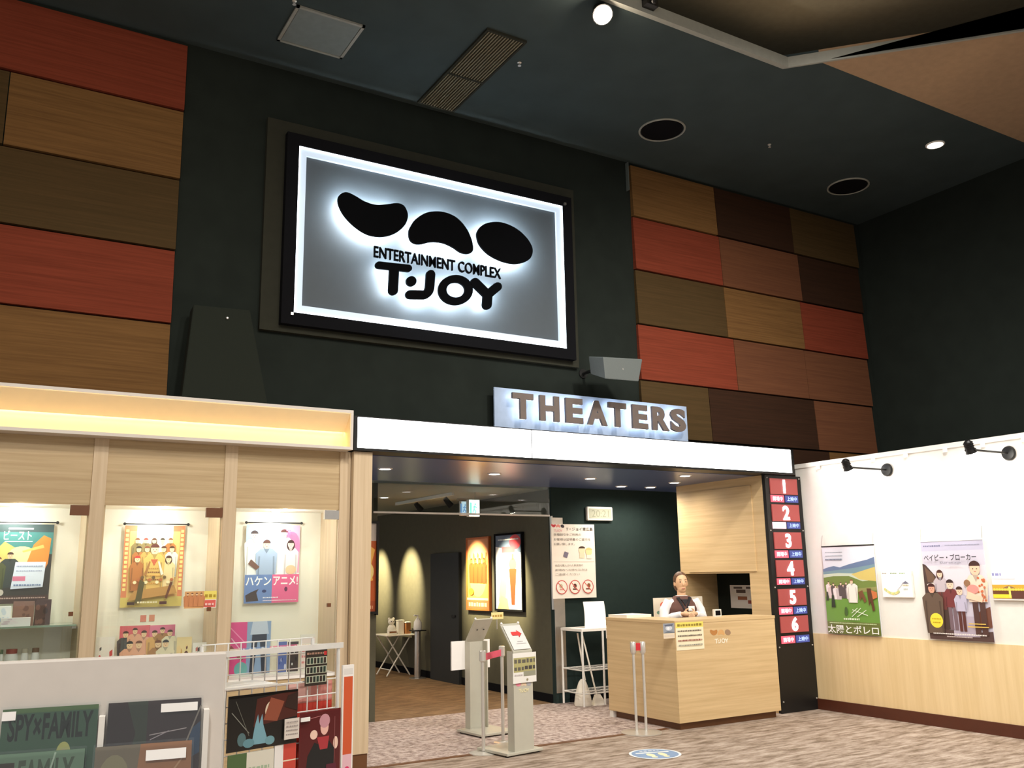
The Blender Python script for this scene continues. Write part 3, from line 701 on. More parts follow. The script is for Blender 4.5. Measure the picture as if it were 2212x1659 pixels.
def prism(b, pts3, d0, d1, shrink=1.0):
    _pk[0] += 1; d0 -= .0003 * (_pk[0] % 17)
    c = sum(pts3, Vector()) / len(pts3); q = [c + (p - c) * shrink for p in pts3]
    f = [Vector((p.x, YL_ + d0, p.z)) for p in q]; k_ = [Vector((p.x, YL_ + d1, p.z)) for p in q]
    b.hexa(f, k_)
def stroke(pts, wd, n=7):
    """outline polygons of a round-ended thick stroke: list of convex pieces"""
    out = []
    for (x0, y0), (x1, y1) in zip(pts, pts[1:]):
        a = math.atan2(y1 - y0, x1 - x0); r = wd / 2
        out.append([(x1 + r * cos(a - pi / 2 + pi * i / n), y1 + r * sin(a - pi / 2 + pi * i / n)) for i in range(n + 1)] + [(x0 + r * cos(a + pi / 2 + pi * i / n), y0 + r * sin(a + pi / 2 + pi * i / n)) for i in range(n + 1)])
    return out
def arc(cx, cy, rx, ry, a0, a1, n=10): return [(cx + rx * cos(RD(a0 + (a1 - a0) * i / n)), cy + ry * sin(RD(a0 + (a1 - a0) * i / n))) for i in range(n + 1)]
LOGO = {'T': stroke([(798, 1008), (980, 1028)], 44) + stroke([(893, 1030), (886, 1165)], 58),
        'dot': [arc(998, 1108, 31, 31, 0, 360, 20)[:-1]],
        'J': stroke([(1118, 1066), (1112, 1150)] + arc(1070, 1150, 40, 42, 10, 90, 6) + [(990, 1190)], 54),
        'Y': stroke([(1392, 1115), (1470, 1192)], 54) + stroke([(1530, 1142), (1470, 1192)], 54) + stroke([(1470, 1192), (1466, 1255)], 56)}
for i, q in enumerate(BEANS):
    b = MB(); prism(b, Zp(q), 0, .025); bo = b.build('emblem_bean', M['sign'], t)
    b = MB(); prism(b, Zp(q), .026, .034, .86); b.build('backlight', M['back'], bo)
for nm, pcs in LOGO.items():
    b = MB()
    for q in pcs: prism(b, Zp(q), 0, .025)
    bo = b.build('letter', M['sign'], t)
    b = MB()
    for q in pcs: prism(b, Zp(q), .026, .034, .7)
    b.build('backlight', M['back'], bo)
n = 32
def ringO(b, d0, d1, r0, r1):
    o_ = Zp([(1272 + r0[0] * cos(2 * pi * i / n), 1162 + r0[1] * sin(2 * pi * i / n)) for i in range(n)]); i_ = Zp([(1272 + r1[0] * cos(2 * pi * i / n), 1162 + r1[1] * sin(2 * pi * i / n)) for i in range(n)])
    vs = [Vector((p.x, YL_ + d, p.z)) for d in (d0, d1) for p in o_ + i_]
    fs = []
    for i in range(n):
        j = (i + 1) % n
        fs += [(i, j, n + j, n + i), (2 * n + i, 3 * n + i, 3 * n + j, 2 * n + j), (i, 2 * n + i, 2 * n + j, j), (n + i, n + j, 3 * n + j, 3 * n + i)]
    b.add(vs, fs)
b = MB(); ringO(b, 0, .025, (107, 93), (57, 46)); bo = b.build('letter', M['sign'], t)
b = MB(); ringO(b, .026, .034, (96, 82), (70, 58)); b.build('backlight', M['back'], bo)
vs, fs, asp = text2('ENTERTAINMENT COMPLEX', .008)
pl, pr, pt = P(540 + 768 / 2.861, 220 + 962 / 2.861, Y=YL_), P(540 + 1553 / 2.861, 220 + 1090 / 2.861, Y=YL_), P(540 + 772 / 2.861, 220 + 893 / 2.861, Y=YL_)
b = MB(); b.tris2(vs, fs, lambda u, v, d: Vector((pl.x + (pr.x - pl.x) * u, YL_ + .02 - d, (pl.z + pr.z) / 2 + (pt.z - pl.z) * v)), .02)
bo = b.build('lettering', M['sign'], t)
b = MB()
for sx, sz in ((a1 + .02, b1 + .02), (a0 - .02, b0 - .02)): b.box((sx - .012, YP - .09, sz - .012), (sx + .012, YP - .07, sz + .012))
b.build('corner_clip', M['steel'], t)
def artlogo(a, cx, cy, s, cols):
    """the same emblem small and flat: colours for three beans and the word"""
    def mp(x, y): return (cx + (x - 1150) / 1200 * s, cy - (y - 950 - (x - 1150) * .165) / 1200 * s * a.asp)
    for q, c in zip(BEANS, cols): a.poly([mp(*p) for p in q], c)
    for pcs in LOGO.values():
        for q in pcs: a.poly([mp(*p) for p in q], cols[3])
    a.ring(*mp(1272, 1162), 107 / 1200 * s, 50 / 1200 * s, cols[3])
    return a

# ------------------------------------------------------------------ THEATERS word sign and lightbox
YW = YT - .10
x0, x1, z0, z1 = rectY((1068, 836), (1492, 886), (1492, 945), (1068, 905), YW + .14)
t = thing('word_sign', 'backlit word sign standing on top of the white lightbox', 'sign', ((x0 + x1) / 2, YW, 2.91))
zb_, zt_w = P(1068, 912, Y=YW + .14).z, P(1068, 836, Y=YW + .14).z
zb_ = 2.905
MB().box((x0, YW + .14, zb_), (x1 - .05, YW + .16, zt_w)).build('backing_panel', mat('blue_grey_panel', C(150, 166, 190), .5), t)
bx = {'T': (1108, 1153), 'H': (1167, 1209), 'E': (1223, 1260), 'A': (1270, 1312), 'T2': (1316, 1354), 'E2': (1367, 1400), 'R': (1410, 1446), 'S': (1450, 1482)}
yl_ = YW + .04
zt_l, zb_l = P(1108, 847, Y=yl_).z, P(1122, 904, Y=yl_).z
for kx, (pa, pb) in bx.items():
    vs, fs, asp = text2(kx[0], .045)
    ym = 880 + (pa - 1108) * .085
    xa, xb_ = P(pa, ym, Y=yl_).x, P(pb, ym, Y=yl_).x
    fn = lambda u, v, d: Vector((xa + (xb_ - xa) * u, yl_ + .03 - d, zb_l + (zt_l - zb_l) * v))
    b = MB(); b.tris2(vs, fs, fn, .03); lo = b.build('letter', M['bronze'], t)
    fn2 = lambda u, v, d: Vector((xa + (xb_ - xa) * (.5 + (u - .5) * .96), yl_ + .036 - d, zb_l + (zt_l - zb_l) * v))
    b = MB(); b.tris2(vs, fs, fn2, .005); b.build('backlight', M['back2'], lo)
t = thing('lightbox', 'long white three panel lightbox above the theatre entrance', 'lightbox', (5.5, YW, 2.61))
bxs = [(2.835, P(1148, 940, Y=YW).x), (P(1151, 940, Y=YW).x, P(1457, 980, Y=YW).x), (P(1460, 980, Y=YW).x, 8.17)]
for xa, xb_ in bxs: MB().box((xa + .004, YW, 2.63), (xb_ - .004, YW + .02, 2.895)).build('light_panel', M['box'], t)
b = MB(); b.box((2.80, YW - .004, 2.605), (8.21, YB - .004, 2.628)); b.box((2.80, YW - .004, 2.897), (8.21, YB - .004, 2.905)); b.box((2.80, YW - .004, 2.628), (2.832, YB - .004, 2.897)); b.box((8.172, YW - .004, 2.628), (8.21, YB - .004, 2.897))
b.box((2.832, YW + .025, 2.628), (8.172, YB - .004, 2.897))
b.build('housing', M['blackmetal'], t)

# ------------------------------------------------------------------ speakers
sw, se, nw, ne = P(1308, 818, Y=7.0), P(1380, 824, Y=7.0), P(1303, 771, Y=7.0), P(1388, 776, Y=7.0)
cen = (sw + se + nw + ne) / 4
t = thing('wall_speaker', 'small grey speaker bracketed to the wall above the word sign', 'speaker', (cen.x, YB, cen.z))
off = Vector((-.05, .22, .07))
MB().hexa([sw, se, ne, nw], [sw + off + Vector((.03, 0, .02)), se + off + Vector((-.06, 0, .02)), ne + off + Vector((-.06, 0, -.02)), nw + off + Vector((.03, 0, -.02))]).build('cabinet', M['spk'], t, bevel=.008)
n_ = (se - sw).cross(nw - sw).normalized()
if n_.y > 0: n_ = -n_
MB().disc(cen + n_ * .001, n_, .007, .003, 10).build('badge', M['chrome'], t)
b = MB(); b.tube([cen + off * .8, cen + Vector((-.1, .3, .05)), (cen.x - .1, YB, cen.z + .05)], .018, 8); b.disc((cen.x - .1, YB - .012, cen.z + .05), (0, 1, 0), .05, .012, 16); b.build('bracket', M['blackmetal'], t)
q = [P(430, 643, Y=7.15), P(555, 656, Y=7.15), P(552, 720, Y=7.15)]
tl, tr = q[0], q[1]; bl = P(377, 838, Y=7.0); br = P(536, 850, Y=7.0)
t = thing('tall_speaker', 'tall dark tapered speaker standing on the soffit under the sign', 'speaker', (1.6, 7.25, 2.94))
bl.z = br.z = 2.942; bl.y = br.y = YS + .02; bl.x = 1.36; br.x = 2.04
tl.y = tr.y = YS + .1
MB().hexa([bl, br, tr, tl], [Vector((bl.x + .02, YB - .07, 2.942)), Vector((br.x - .02, YB - .07, 2.942)), Vector((tr.x, YB - .07, tr.z - .02)), Vector((tl.x, YB - .07, tl.z - .02))]).build('cabinet', M['spkd'], t, bevel=.012)
pc = P(491, 687, Y=YS + .08); MB().ball(pc, .012, 10).build('badge', M['chrome'], t)

# ------------------------------------------------------------------ ceiling fittings
def ceilrect(name, label, cat, px, m):
    q = [P(*p, Z=ZC) for p in px]; x0 = (q[0].x + q[3].x) / 2; x1 = (q[1].x + q[2].x) / 2; y0 = (q[0].y + q[1].y) / 2; y1 = (q[2].y + q[3].y) / 2
    return x0, x1, min(y0, y1), max(y0, y1)
x0, x1, y0, y1 = ceilrect('', '', '', ((640, 12), (790, 52), (740, 125), (598, 85)), None)
t = thing('ceiling_hatch', 'pale square access hatch in the dark ceiling at upper left', 'hatch', ((x0 + x1) / 2, (y0 + y1) / 2, ZC))
MB().box((x0 + .03, y0 + .03, ZC - .012), (x1 - .03, y1 - .03, ZC)).build('lid_panel', mat('hatch_panel', C(118, 126, 124), .7), t)
b = MB()
for p, q in (((x0, y0), (x1, y0 + .025)), ((x0, y1 - .025), (x1, y1)), ((x0, y0), (x0 + .025, y1)), ((x1 - .025, y0), (x1, y1))): b.box((p[0], p[1], ZC - .016), (q[0], q[1], ZC))
b.build('hatch_frame', M['lip'], t)
q = [P(1047, 60, Z=ZC), P(1125, 88, Z=ZC), P(985, 236, Z=ZC), P(912, 222, Z=ZC)]
x0 = min(p.x for p in q); x1 = max(p.x for p in q); y0 = min(p.y for p in q); y1 = max(p.y for p in q)
x0 = (q[0].x + q[3].x) / 2; x1 = (q[1].x + q[2].x) / 2; y0 = (q[0].y + q[1].y) / 2; y1 = (q[2].y + q[3].y) / 2
t = thing('ceiling_vent', 'long slotted air vent in the dark ceiling above the sign', 'vent', ((x0 + x1) / 2, (y0 + y1) / 2, ZC))
MB().box((x0, y0, ZC - .003), (x1, y1, ZC)).build('backing', M['black'], t)
b = MB(); ns = 13
for i in range(ns):
    xa = x0 + (x1 - x0) * (i + .5) / ns; b.box((xa - .006, y0, ZC - .02), (xa + .006, y1, ZC - .003))
b.build('slats', mat('vent_slat', C(112, 104, 82), .8), t)
ym = y0 + (y1 - y0) * .55
b = MB(); b.box((x0 - .02, y0 - .02, ZC - .022), (x1 + .02, y0, ZC)); b.box((x0 - .02, y1, ZC - .022), (x1 + .02, y1 + .02, ZC)); b.box((x0, ym - .012, ZC - .024), (x1, ym + .012, ZC - .02)); b.box((x0 - .02, y0, ZC - .022), (x0, y1, ZC)); b.box((x1, y0, ZC - .022), (x1 + .02, y1, ZC)); b.build('vent_frame', M['plate'], t)
for (px, py, r_, lab) in ((1430, 280, .24, 'round ceiling speaker near the word sign, nearer of two'), (1832, 402, .24, 'faint round ceiling speaker in the dark right corner')):
    c = P(px, py, Z=ZC); t = thing('ceiling_speaker', lab, 'ceiling speaker', (c.x, c.y, ZC), 0, 'round ceiling speakers')
    MB().lathe((c.x, c.y, ZC), [(r_ - .02, -.001), (r_ - .02, -.012), (.01, -.016)], 28).build('grille', M['black'], t)
    b = MB(); n = 32
    b.tube([(c.x + r_ * cos(2 * pi * i / n), c.y + r_ * sin(2 * pi * i / n), ZC - .006) for i in range(n + 1)], .011, 8); b.build('rim', M['lip'], t, True)
c = P(2020, 312, Z=ZC); t = thing('ceiling_downlight', 'single lit white downlight in the dark ceiling at upper right', 'downlight', (c.x, c.y, ZC))
MB().disc((c.x, c.y, ZC - .012), (0, 0, 1), .085, .012, 24).build('lens', emit('pale_downlight', (1, .97, .9), 1.0), t)
MB().lathe((c.x, c.y, ZC), [(.1, 0), (.1, -.008), (.088, -.012)], 24).build('rim', M['white'], t)
for px, py in ((1122, 135), (1662, 312), (636, 2)):
    c = P(px, py, Z=ZC); tag(MB().lathe((c.x, c.y, ZC), [(.02, 0), (.02, -.006), (.009, -.012), (.009, -.03), (.016, -.034)], 12).build('sprinkler_head', M['chrome']),
        {1122: 'tiny sprinkler head right of the slotted air vent', 1662: 'tiny sprinkler head between the two round ceiling speakers', 636: 'tiny sprinkler head at the corner of the ceiling hatch'}[px], 'sprinkler', 'ceiling sprinklers')
c = P(1302, 32, Z=ZC - .12)
t = thing('ceiling_spotlight', 'bright spotlight glaring from the edge of the ceiling recess', 'spotlight', (c.x, c.y, ZC - .12))
d_ = (Vector((3.2, 2.0, 1.6)) - c).normalized()
b = MB(); b.tube([c - d_ * .16, c - d_ * .02, c], [.045, .08, .088], 16); b.build('housing', M['blackmetal'], t, True)
MB().disc(c + d_ * .001, d_, .078, .004, 20).build('lens', emit('spot_lens', (1, .88, .74), 30), t)
MB().tube([c - d_ * .1, (c.x, c.y + .02, ZC - .01)], .01, 8).build('bracket', M['blackmetal'], t)
lamp('POINT', 'spot_spill_lamp', c + d_ * .08, 5, (1, .84, .66), None, .04)
c = P(1412, 14, Z=ZC); t = thing('ceiling_clamp', 'small dark clamp on the ceiling recess edge right of the spotlight', 'clamp', (c.x, YL - .06, ZC))
b = MB(); b.box((c.x - .06, YL - .12, ZC + .02), (c.x + .06, YL - .051, ZC + .1)); b.build('body', M['blackmetal'], t)
MB().ball((c.x, YL - .13, ZC + .05), .03, 10).build('knob', M['blackmetal'], t)

# ------------------------------------------------------------------ entry ceiling lights, glass smoke screen, exit signs
proto = None
for i, (px, py, lab) in enumerate(((832, 1012, 'leftmost downlight in the entry ceiling'), (1068, 1023, 'second downlight from the left in the entry ceiling'), (1275, 1033, 'third downlight from the left in the entry ceiling, under the lightbox seam'),
        (1342, 1050, 'entry downlight above the notice sheet, further back'), (1405, 1052, 'entry downlight left of the counter pair, further back'), (1457, 1042, 'entry downlight just left of the wood side wall'), (1480, 1027, 'entry downlight nearest the lightbox on the right'), (830, 1074, 'faint corridor downlight beyond the smoke screen'))):
    zc = ZE if i < 7 else ZE - .02
    c = P(px, py, Z=zc)
    if proto is None:
        t = proto = thing('recessed_downlight', lab, 'downlight', (c.x, c.y, zc), 0, 'entry ceiling downlights')
        MB().lathe((c.x, c.y, zc), [(.075, 0), (.075, -.006), (.06, -.01), (.055, -.002)], 24).build('rim', M['white'], t)
        MB().disc((c.x, c.y, zc - .006), (0, 0, 1), .055, .004, 20).build('lens', M['coolbulb'], t)
    else: dup(proto, (c.x, c.y, zc), lab)
    lamp('SPOT', 'downlight_lamp', (c.x, c.y, zc - .03), (10 if i in (5, 6) else 24), (1, .90, .78) if i > 2 else (1, .84, .62), (c.x, c.y, 0), .05, 165, .8)
t = thing('smoke_screen', 'clear hanging glass smoke screen with a thin metal bottom rail inside the entrance', 'glass screen', (5.1, YG - .05, 2.24))
for xa, xb_ in ((3.92, 5.1), (5.104, XC - .02)): MB().box((xa, YG - .056, 2.25), (xb_, YG - .048, ZE - .004)).build('glass_pane', M['smoke'], t)
MB().box((3.92, YG - .062, 2.235), (XC - .02, YG - .042, 2.255)).build('bottom_rail', M['white'], t)
def exitsign(label, c, wd, h, m, g, dx):
    t = thing('exit_sign', label, 'exit sign', (c.x, c.y, c.z), 0, 'hanging exit signs')
    MB().box((c.x - wd / 2, c.y, c.z - h / 2), (c.x + wd / 2, c.y + .06, c.z + h / 2)).build('housing', M['white'], t)
    MB().box((c.x - wd / 2 + .008, c.y - .004, c.z - h / 2 + .008), (c.x + wd / 2 - .008, c.y, c.z + h / 2 - .008)).build('face', m, t)
    b = MB(); s = h * .36; y = c.y - .006
    fn = lambda u, v: Vector((c.x + u * s, y, c.z + v * s))
    b.poly([fn(-.9, -.9), (fn(-.5, -.9)), fn(-.5, .9), fn(-.9, .9)]); b.ball(fn(.15, .62), (.16 * s, .002, .16 * s), 10)
    for q in (((.05, .4), (-.1, -.2)), ((-.1, -.2), (.25, -.5)), ((.25, -.5), (.1, -.95)), ((-.1, -.2), (-.3, -.75)), ((.02, .3), (.4, .05)), ((.02, .3), (-.3, .1))):
        b.tube([fn(*q[0]), fn(*q[1])], .1 * s, 6)
    b.build('running_figure', g, t)
    b = MB(); b.tube([(c.x + dx, c.y + .03, c.z + h / 2), (c.x + dx, c.y + .03, ZE - .02)], .006, 8); b.build('hanging_rod', M['lip'], t)
    return t
ya = 10.3
c = (P(1013, 1079, Y=ya) + P(1036, 1116, Y=ya)) / 2; exitsign('bright white hanging exit sign beyond the smoke screen, nearer one', c, .16, .22, M['exit'], M['exitg'], .03)
c = (P(998, 1084, Y=11.2) + P(1008, 1112, Y=11.2)) / 2; exitsign('dimmer bluish exit sign just left of the bright one', c, .10, .2, emit('exit_dim', (.6, .8, .9), .7), emit('exit_blue', (.2, .4, .7), .6), -.09)
# further corridor downlights, out of sight above the screen
for yy in (11.2, 13.2, 15.2): lamp('SPOT', 'corridor_lamp', (4.9, yy, ZE - .04), 42, (1, .84, .6), (4.9, yy, 0), .05, 130, .7)
# spot track in the corridor
def track(label, xt, ya, yb, heads):
    t = thing('spot_track', label, 'track light', (xt, (ya + yb) / 2, ZE - .05), 0, 'corridor spot tracks')
    MB().box((xt - .018, ya, ZE - .06), (xt + .018, yb, ZE - .02)).build('rail', M['white'], t)
    for yy in heads:
        h = Vector((xt, yy, ZE - .13)); d_ = (Vector((XC, yy, 1.45)) - h).normalized()
        MB().tube([h - d_ * .06, h + d_ * .07], [.03, .045], 12).build('lamp_head', M['blackmetal'], t)
        lamp('SPOT', 'track_lamp', h + d_ * .09, 620, (1, .85, .52), h + d_ * 3, .03, 46, .9)
XTt = 5.35
track('white spot track over the lit end of the corridor wall', XTt, 13.2, 16.2, (13.75, 15.0))
track('shorter spot track in front of the two framed posters', XTt, 10.4, 12.2, (10.55, 11.45))

# ------------------------------------------------------------------ corridor pictures
def framed(label, pa, pb, za, zb, fn, frame, X=XC - .03):
    t = thing('framed_poster', label, 'poster', (X, (pa + pb) / 2, za))
    y0, y1 = max(pa, pb), min(pa, pb)    # seen from the left the far side is at the left
    b = MB(); fwd = .025
    for (p, q) in (((y1 - fwd, za - fwd), (y0 + fwd, za)), ((y1 - fwd, zb), (y0 + fwd, zb + fwd)), ((y1 - fwd, za), (y1, zb)), ((y0, za), (y0 + fwd, zb))): b.box((X - .012, p[0], p[1]), (XC - .001, q[0], q[1]))
    b.build('frame', frame, t)
    a = Art((X, y0, za), (0, y1 - y0, 0), (0, 0, zb - za), .006); fn(a); a.build('printed_sheet', t)
    return t
def art_gold(a):
    a.rect(0, 0, 1, 1, (236, 160, 70)); a.rect(0, .7, 1, 1, (206, 140, 96)); a.ell(.5, .5, .42, .34, (250, 206, 96)); a.ell(.55, .55, .25, .2, (252, 232, 150)); r = random.Random(5)
    for x in (.2, .4, .6, .8): a.line(x, .38, x - .08, .78, .02, (150, 96, 40)); a.line(x, .4, x + .1, .8, .02, (170, 110, 50)); a.person(x, .36, .36, (170, 110, 50), (90, 50, 20), (120, 70, 30), wd=.22)
    a.rect(0, 0, 1, .12, (226, 96, 62)); a.dash(.08, .92, .03, .06, (250, 190, 140), 3); a.rect(0, .12, 1, .15, (252, 226, 140)); a.ell(.2, .24, .12, .05, (170, 130, 40))
framed('framed golden orange poster on the corridor wall, left of the pair', 11.74, 11.12, 1.07, 2.03, art_gold, mat('orange_frame', C(176, 96, 44), .4))
def art_sky(a):
    a.rect(0, 0, 1, 1, (196, 214, 226)); a.rect(0, .72, 1, 1, (90, 106, 130)); a.poly([(0, .7), (1, .55), (1, .75), (0, .85)], (226, 226, 230)); a.ell(.76, .9, .22, .1, (216, 70, 84)); a.rect(.25, .76, .75, .84, (206, 76, 84))
    a.poly([(.1, .1), (.35, .05), (.42, .3), (.25, .66)], (236, 180, 120)); a.poly([(.05, .0), (.5, 0), (.45, .14), (.2, .18)], (232, 190, 110)); a.ell(.66, .6, .14, .09, (220, 84, 84)); a.poly([(.52, .54), (.8, .54), (.72, .06), (.6, .06)], (132, 62, 32)); a.rect(.64, .66, .7, .74, (240, 150, 60)); a.rect(.8, 0, 1, .5, (222, 228, 232)); a.dash(.1, .9, .93, .02, (230, 236, 240), 4)
framed('black framed pale blue poster with a red cola cup, right of the pair', 10.92, 10.24, 1.08, 2.05, art_sky, M['black'])
# poster at the stub wall, seen as a narrow strip behind the jamb
t = thing('framed_poster', 'dark framed fiery orange poster half hidden behind the entry jamb', 'poster', (3.7, YG - .02, 1.14))
a = Art((3.35, YG - .02, 1.16), (.62, 0, 0), (0, 0, .96), .01)
a.rect(0, 0, 1, 1, (196, 92, 40)); a.rect(0, .8, 1, 1, (206, 196, 190)); a.poly([(.6, .3), (.95, .35), (.9, .5), (.98, .7), (.8, .78), (.5, .6)], (250, 190, 90)); a.ell(.86, .45, .1, .1, (255, 230, 150)); a.rect(0, 0, 1, .12, (176, 80, 40)); a.dash(.1, .95, .03, .04, (240, 190, 150), 2)
a.build('printed_sheet', t)
b = MB(); b.box((3.97, YG - .045, 1.12), (3.995, YG, 2.15)); b.box((3.325, YG - .045, 1.12), (3.35, YG, 2.15)); b.box((3.35, YG - .045, 1.135), (3.97, YG, 1.16)); b.box((3.35, YG - .045, 2.12), (3.97, YG, 2.145)); b.build('frame', M['blackmetal'], t)

# folding table with things, pole stand
tx0, tx1, ty0, ty1 = 5.62, 6.02, 12.95, 13.75
ztb = .63
t = thing('folding_table', 'small folding tray table with crossed legs by the lit corridor wall', 'table', (6.03, 13.8, 0))
tl_, tr_ = P(830, 1371, Z=ztb), P(906, 1368, Z=ztb)
MB().box((5.79, 13.52, ztb - .02), (6.27, 14.06, ztb)).build('tabletop', M['cream'], t, bevel=.006)
for yy in (13.58, 13.98):
    MB().tube([(5.82, yy, 0.01), (6.22, yy, ztb - .02)], .011, 8).build('leg', M['white'], t)
    MB().tube([(6.22, yy + .02, 0.01), (5.82, yy + .02, ztb - .02)], .011, 8).build('leg', M['white'], t)
MB().tube([(5.88, 13.58, .1), (5.88, 13.98, .1)], .008, 8).build('cross_bar', M['white'], t)
def ptab(px): p = P(px, 1368, Z=ztb); return p
c = Vector((5.99, 13.80, ztb))
t = thing('plush_bear', 'pale plush toy sitting on the folding table', 'toy', c)
b = MB(); b.ball(c + Vector((0, 0, .075)), (.07, .06, .08)); b.ball(c + Vector((-.01, -.01, .19)), (.055, .05, .05)); b.ball(c + Vector((-.05, -.06, .03)), (.035, .06, .03)); b.ball(c + Vector((.05, -.06, .03)), (.035, .06, .03)); b.build('body', M['cream'], t, True)
b = MB(); b.ball(c + Vector((-.045, 0, .235)), .02); b.ball(c + Vector((.03, 0, .235)), .02); b.build('ears', M['cream'], t, True)
b = MB(); b.ball(c + Vector((-.03, -.058, .195)), .007); b.ball(c + Vector((.012, -.06, .195)), .007); b.build('eyes', M['black'], t)
def bxo(name, label, cat, c, s, m, extra=None):
    t = thing(name, label, cat, c); MB().box((c[0] - s[0] / 2, c[1] - s[1] / 2, c[2]), (c[0] + s[0] / 2, c[1] + s[1] / 2, c[2] + s[2])).build('body', m, t, bevel=.006)
    if extra: extra(t, c, s)
    return t
def lidx(t, c, s): MB().box((c[0] - s[0] / 2 - .004, c[1] - s[1] / 2 - .004, c[2] + s[2]), (c[0] + s[0] / 2 + .004, c[1] + s[1] / 2 + .004, c[2] + s[2] + .015)).build('lid', M['cream'], t)
def labx(t, c, s): MB().box((c[0] - s[0] / 2 + .01, c[1] - s[1] / 2 - .002, c[2] + .03), (c[0] + s[0] / 2 - .01, c[1] - s[1] / 2 - .0005, c[2] + s[2] - .02)).build('paper_label', M['brown'], t)
bxo('tissue_box', 'cream upright box beside the plush toy on the folding table', 'box', (6.10, 13.72, ztb), (.1, .1, .2), M['cream'], lidx)
bxo('leaflet_box', 'brown leaflet box at the right of the folding table', 'box', (6.20, 13.66, ztb), (.08, .1, .17), M['brown'], lidx)
bxo('small_carton', 'low white carton lying in front of the plush toy', 'box', (5.92, 13.62, ztb), (.14, .08, .07), M['cream'], labx)
c = Vector((6.13, 13.12, 0))
t = thing('sanitizer_stand', 'slim grey pole stand with round base right of the folding table', 'stand', c)
MB().lathe(c, [(.13, 0), (.13, .01), (.03, .02)], 20).build('base', M['steel'], t, True)
MB().tube([c + Vector((0, 0, .02)), c + Vector((0, 0, .70))], .05, 12).build('pole', M['steel'], t, True)
MB().box((c.x - .1, c.y - .1, .70), (c.x + .1, c.y + .1, .715)).build('tray', M['blackmetal'], t)
t = thing('pump_bottle', 'white pump bottle standing on the grey pole stand', 'bottle', c + Vector((0, 0, .715)))
MB().lathe(c + Vector((0, 0, .715)), [(.06, 0), (.065, .02), (.06, .12), (.025, .17), (.02, .18)], 18).build('body', M['paper'], t, True)
b = MB(); b.tube([c + Vector((0, 0, .895)), c + Vector((0, 0, .93)), c + Vector((-.07, -.02, .935))], .012, 8); b.build('pump', M['paper'], t)

# ------------------------------------------------------------------ number tower
YN = YT - .02
t = thing('number_tower', 'tall black illuminated column of red screens numbered one to six', 'sign', (8.08, YN, 0))
MB().box((XS, YN, 0), (8.385, YT + .025, ZE)).build('column_body', M['blackmetal'], t)
PLX = (XS + .07, 8.31)
def tz(x, y): return P(x, y, Y=YN).z
tops = [(1682, 1034), (1686, 1090), (1691, 1150), (1696, 1210), (1701, 1272), (1706, 1331)]
bots = [(1685, 1068), (1690, 1126), (1695, 1186), (1700, 1246), (1705, 1308), (1710, 1366)]
lamps = [(1686, 1070, 1085), (1691, 1128, 1142), (1696, 1189, 1205), (1701, 1249, 1263), (1706, 1311, 1327), (1712, 1373, 1389)]
for i in range(6):
    zt_, zb_ = tz(*tops[i]), tz(*bots[i]); zm = (zt_ + zb_) / 2
    pn = MB().box((PLX[0], YN - .012, zb_), (PLX[1], YN, zt_)).build('number_panel', M['numred'], t)
    vs, fs, asp = text2(str(i + 1), .03); hh = (zt_ - zb_) * .84; ww = hh * asp; xm = (PLX[0] + PLX[1]) / 2
    b = MB(); b.tris2(vs, fs, lambda u, v, d: Vector((xm - ww / 2 + ww * u, YN - .012 - d, zm - hh / 2 + hh * v)), .006); b.build('digit', M['num'], pn)
    lt, lb = tz(lamps[i][0], lamps[i][1]), tz(lamps[i][0], lamps[i][2])
    for (xa, xb_, mm, tx, tm) in ((PLX[0], xm - .012, M['lampredon'] if i == 1 else M['lampred'], '開場中', M['lamptxt']), (xm + .012, PLX[1], M['lampblue'], '上映中', M['lamptxtb'])):
        lo = MB().box((xa, YN - .010, lb), (xb_, YN, lt)).build('status_lamp', mm, t)
        vs, fs, asp = text2(tx, .01); b = MB(); hh2 = (lt - lb) * .62
        b.tris2(vs, fs, lambda u, v, d: Vector((xa + (xb_ - xa) * (.12 + .76 * u), YN - .011 - d, (lt + lb) / 2 - hh2 / 2 + hh2 * v)), .002); b.build('lamp_lettering', tm if not (i == 1 and mm is M['lampredon']) else M['num'], lo)
b = MB()
for z in (tz(1690, 1033), tz(1690, 1146), tz(1700, 1268), tz(1716, 1396), .12):
    for x in (XS + .03, 8.355): b.ball((x, YN - .004, z), .009, 8)
b.build('screws', M['chrome'], t)

# ------------------------------------------------------------------ partition pictures and arm lamps
def part_poster(name, label, px, fn, base, wires=True, cat='poster', thick=.006, x=XW - .03):
    q = [P(*p, X=x) for p in px]; y0 = (q[0].y + q[3].y) / 2; y1 = (q[1].y + q[2].y) / 2; z1 = (q[0].z + q[1].z) / 2; z0 = (q[2].z + q[3].z) / 2
    t = thing(name, label, cat, (x, (y0 + y1) / 2, z0))
    a = Art((x, y0, z0), (0, y1 - y0, 0), (0, 0, z1 - z0), thick, base=base); fn(a); a.build('printed_sheet', t)
    if wires:
        b = MB(); b.box((x - .004, y1 - .004, z1 - .002), (x + .008, y0 + .004, z1 + .012)); b.build('hanging_bar', M['blackmetal'] if wires == 2 else M['white'], t)
        b = MB()
        for yy in (y0 - .005, y1 + .005): b.tube([(x, yy, z1 + .01), (x + .02, yy, z1 + .13)], .003, 6)
        b.build('hanging_wires', M['steel'], t)
    return t
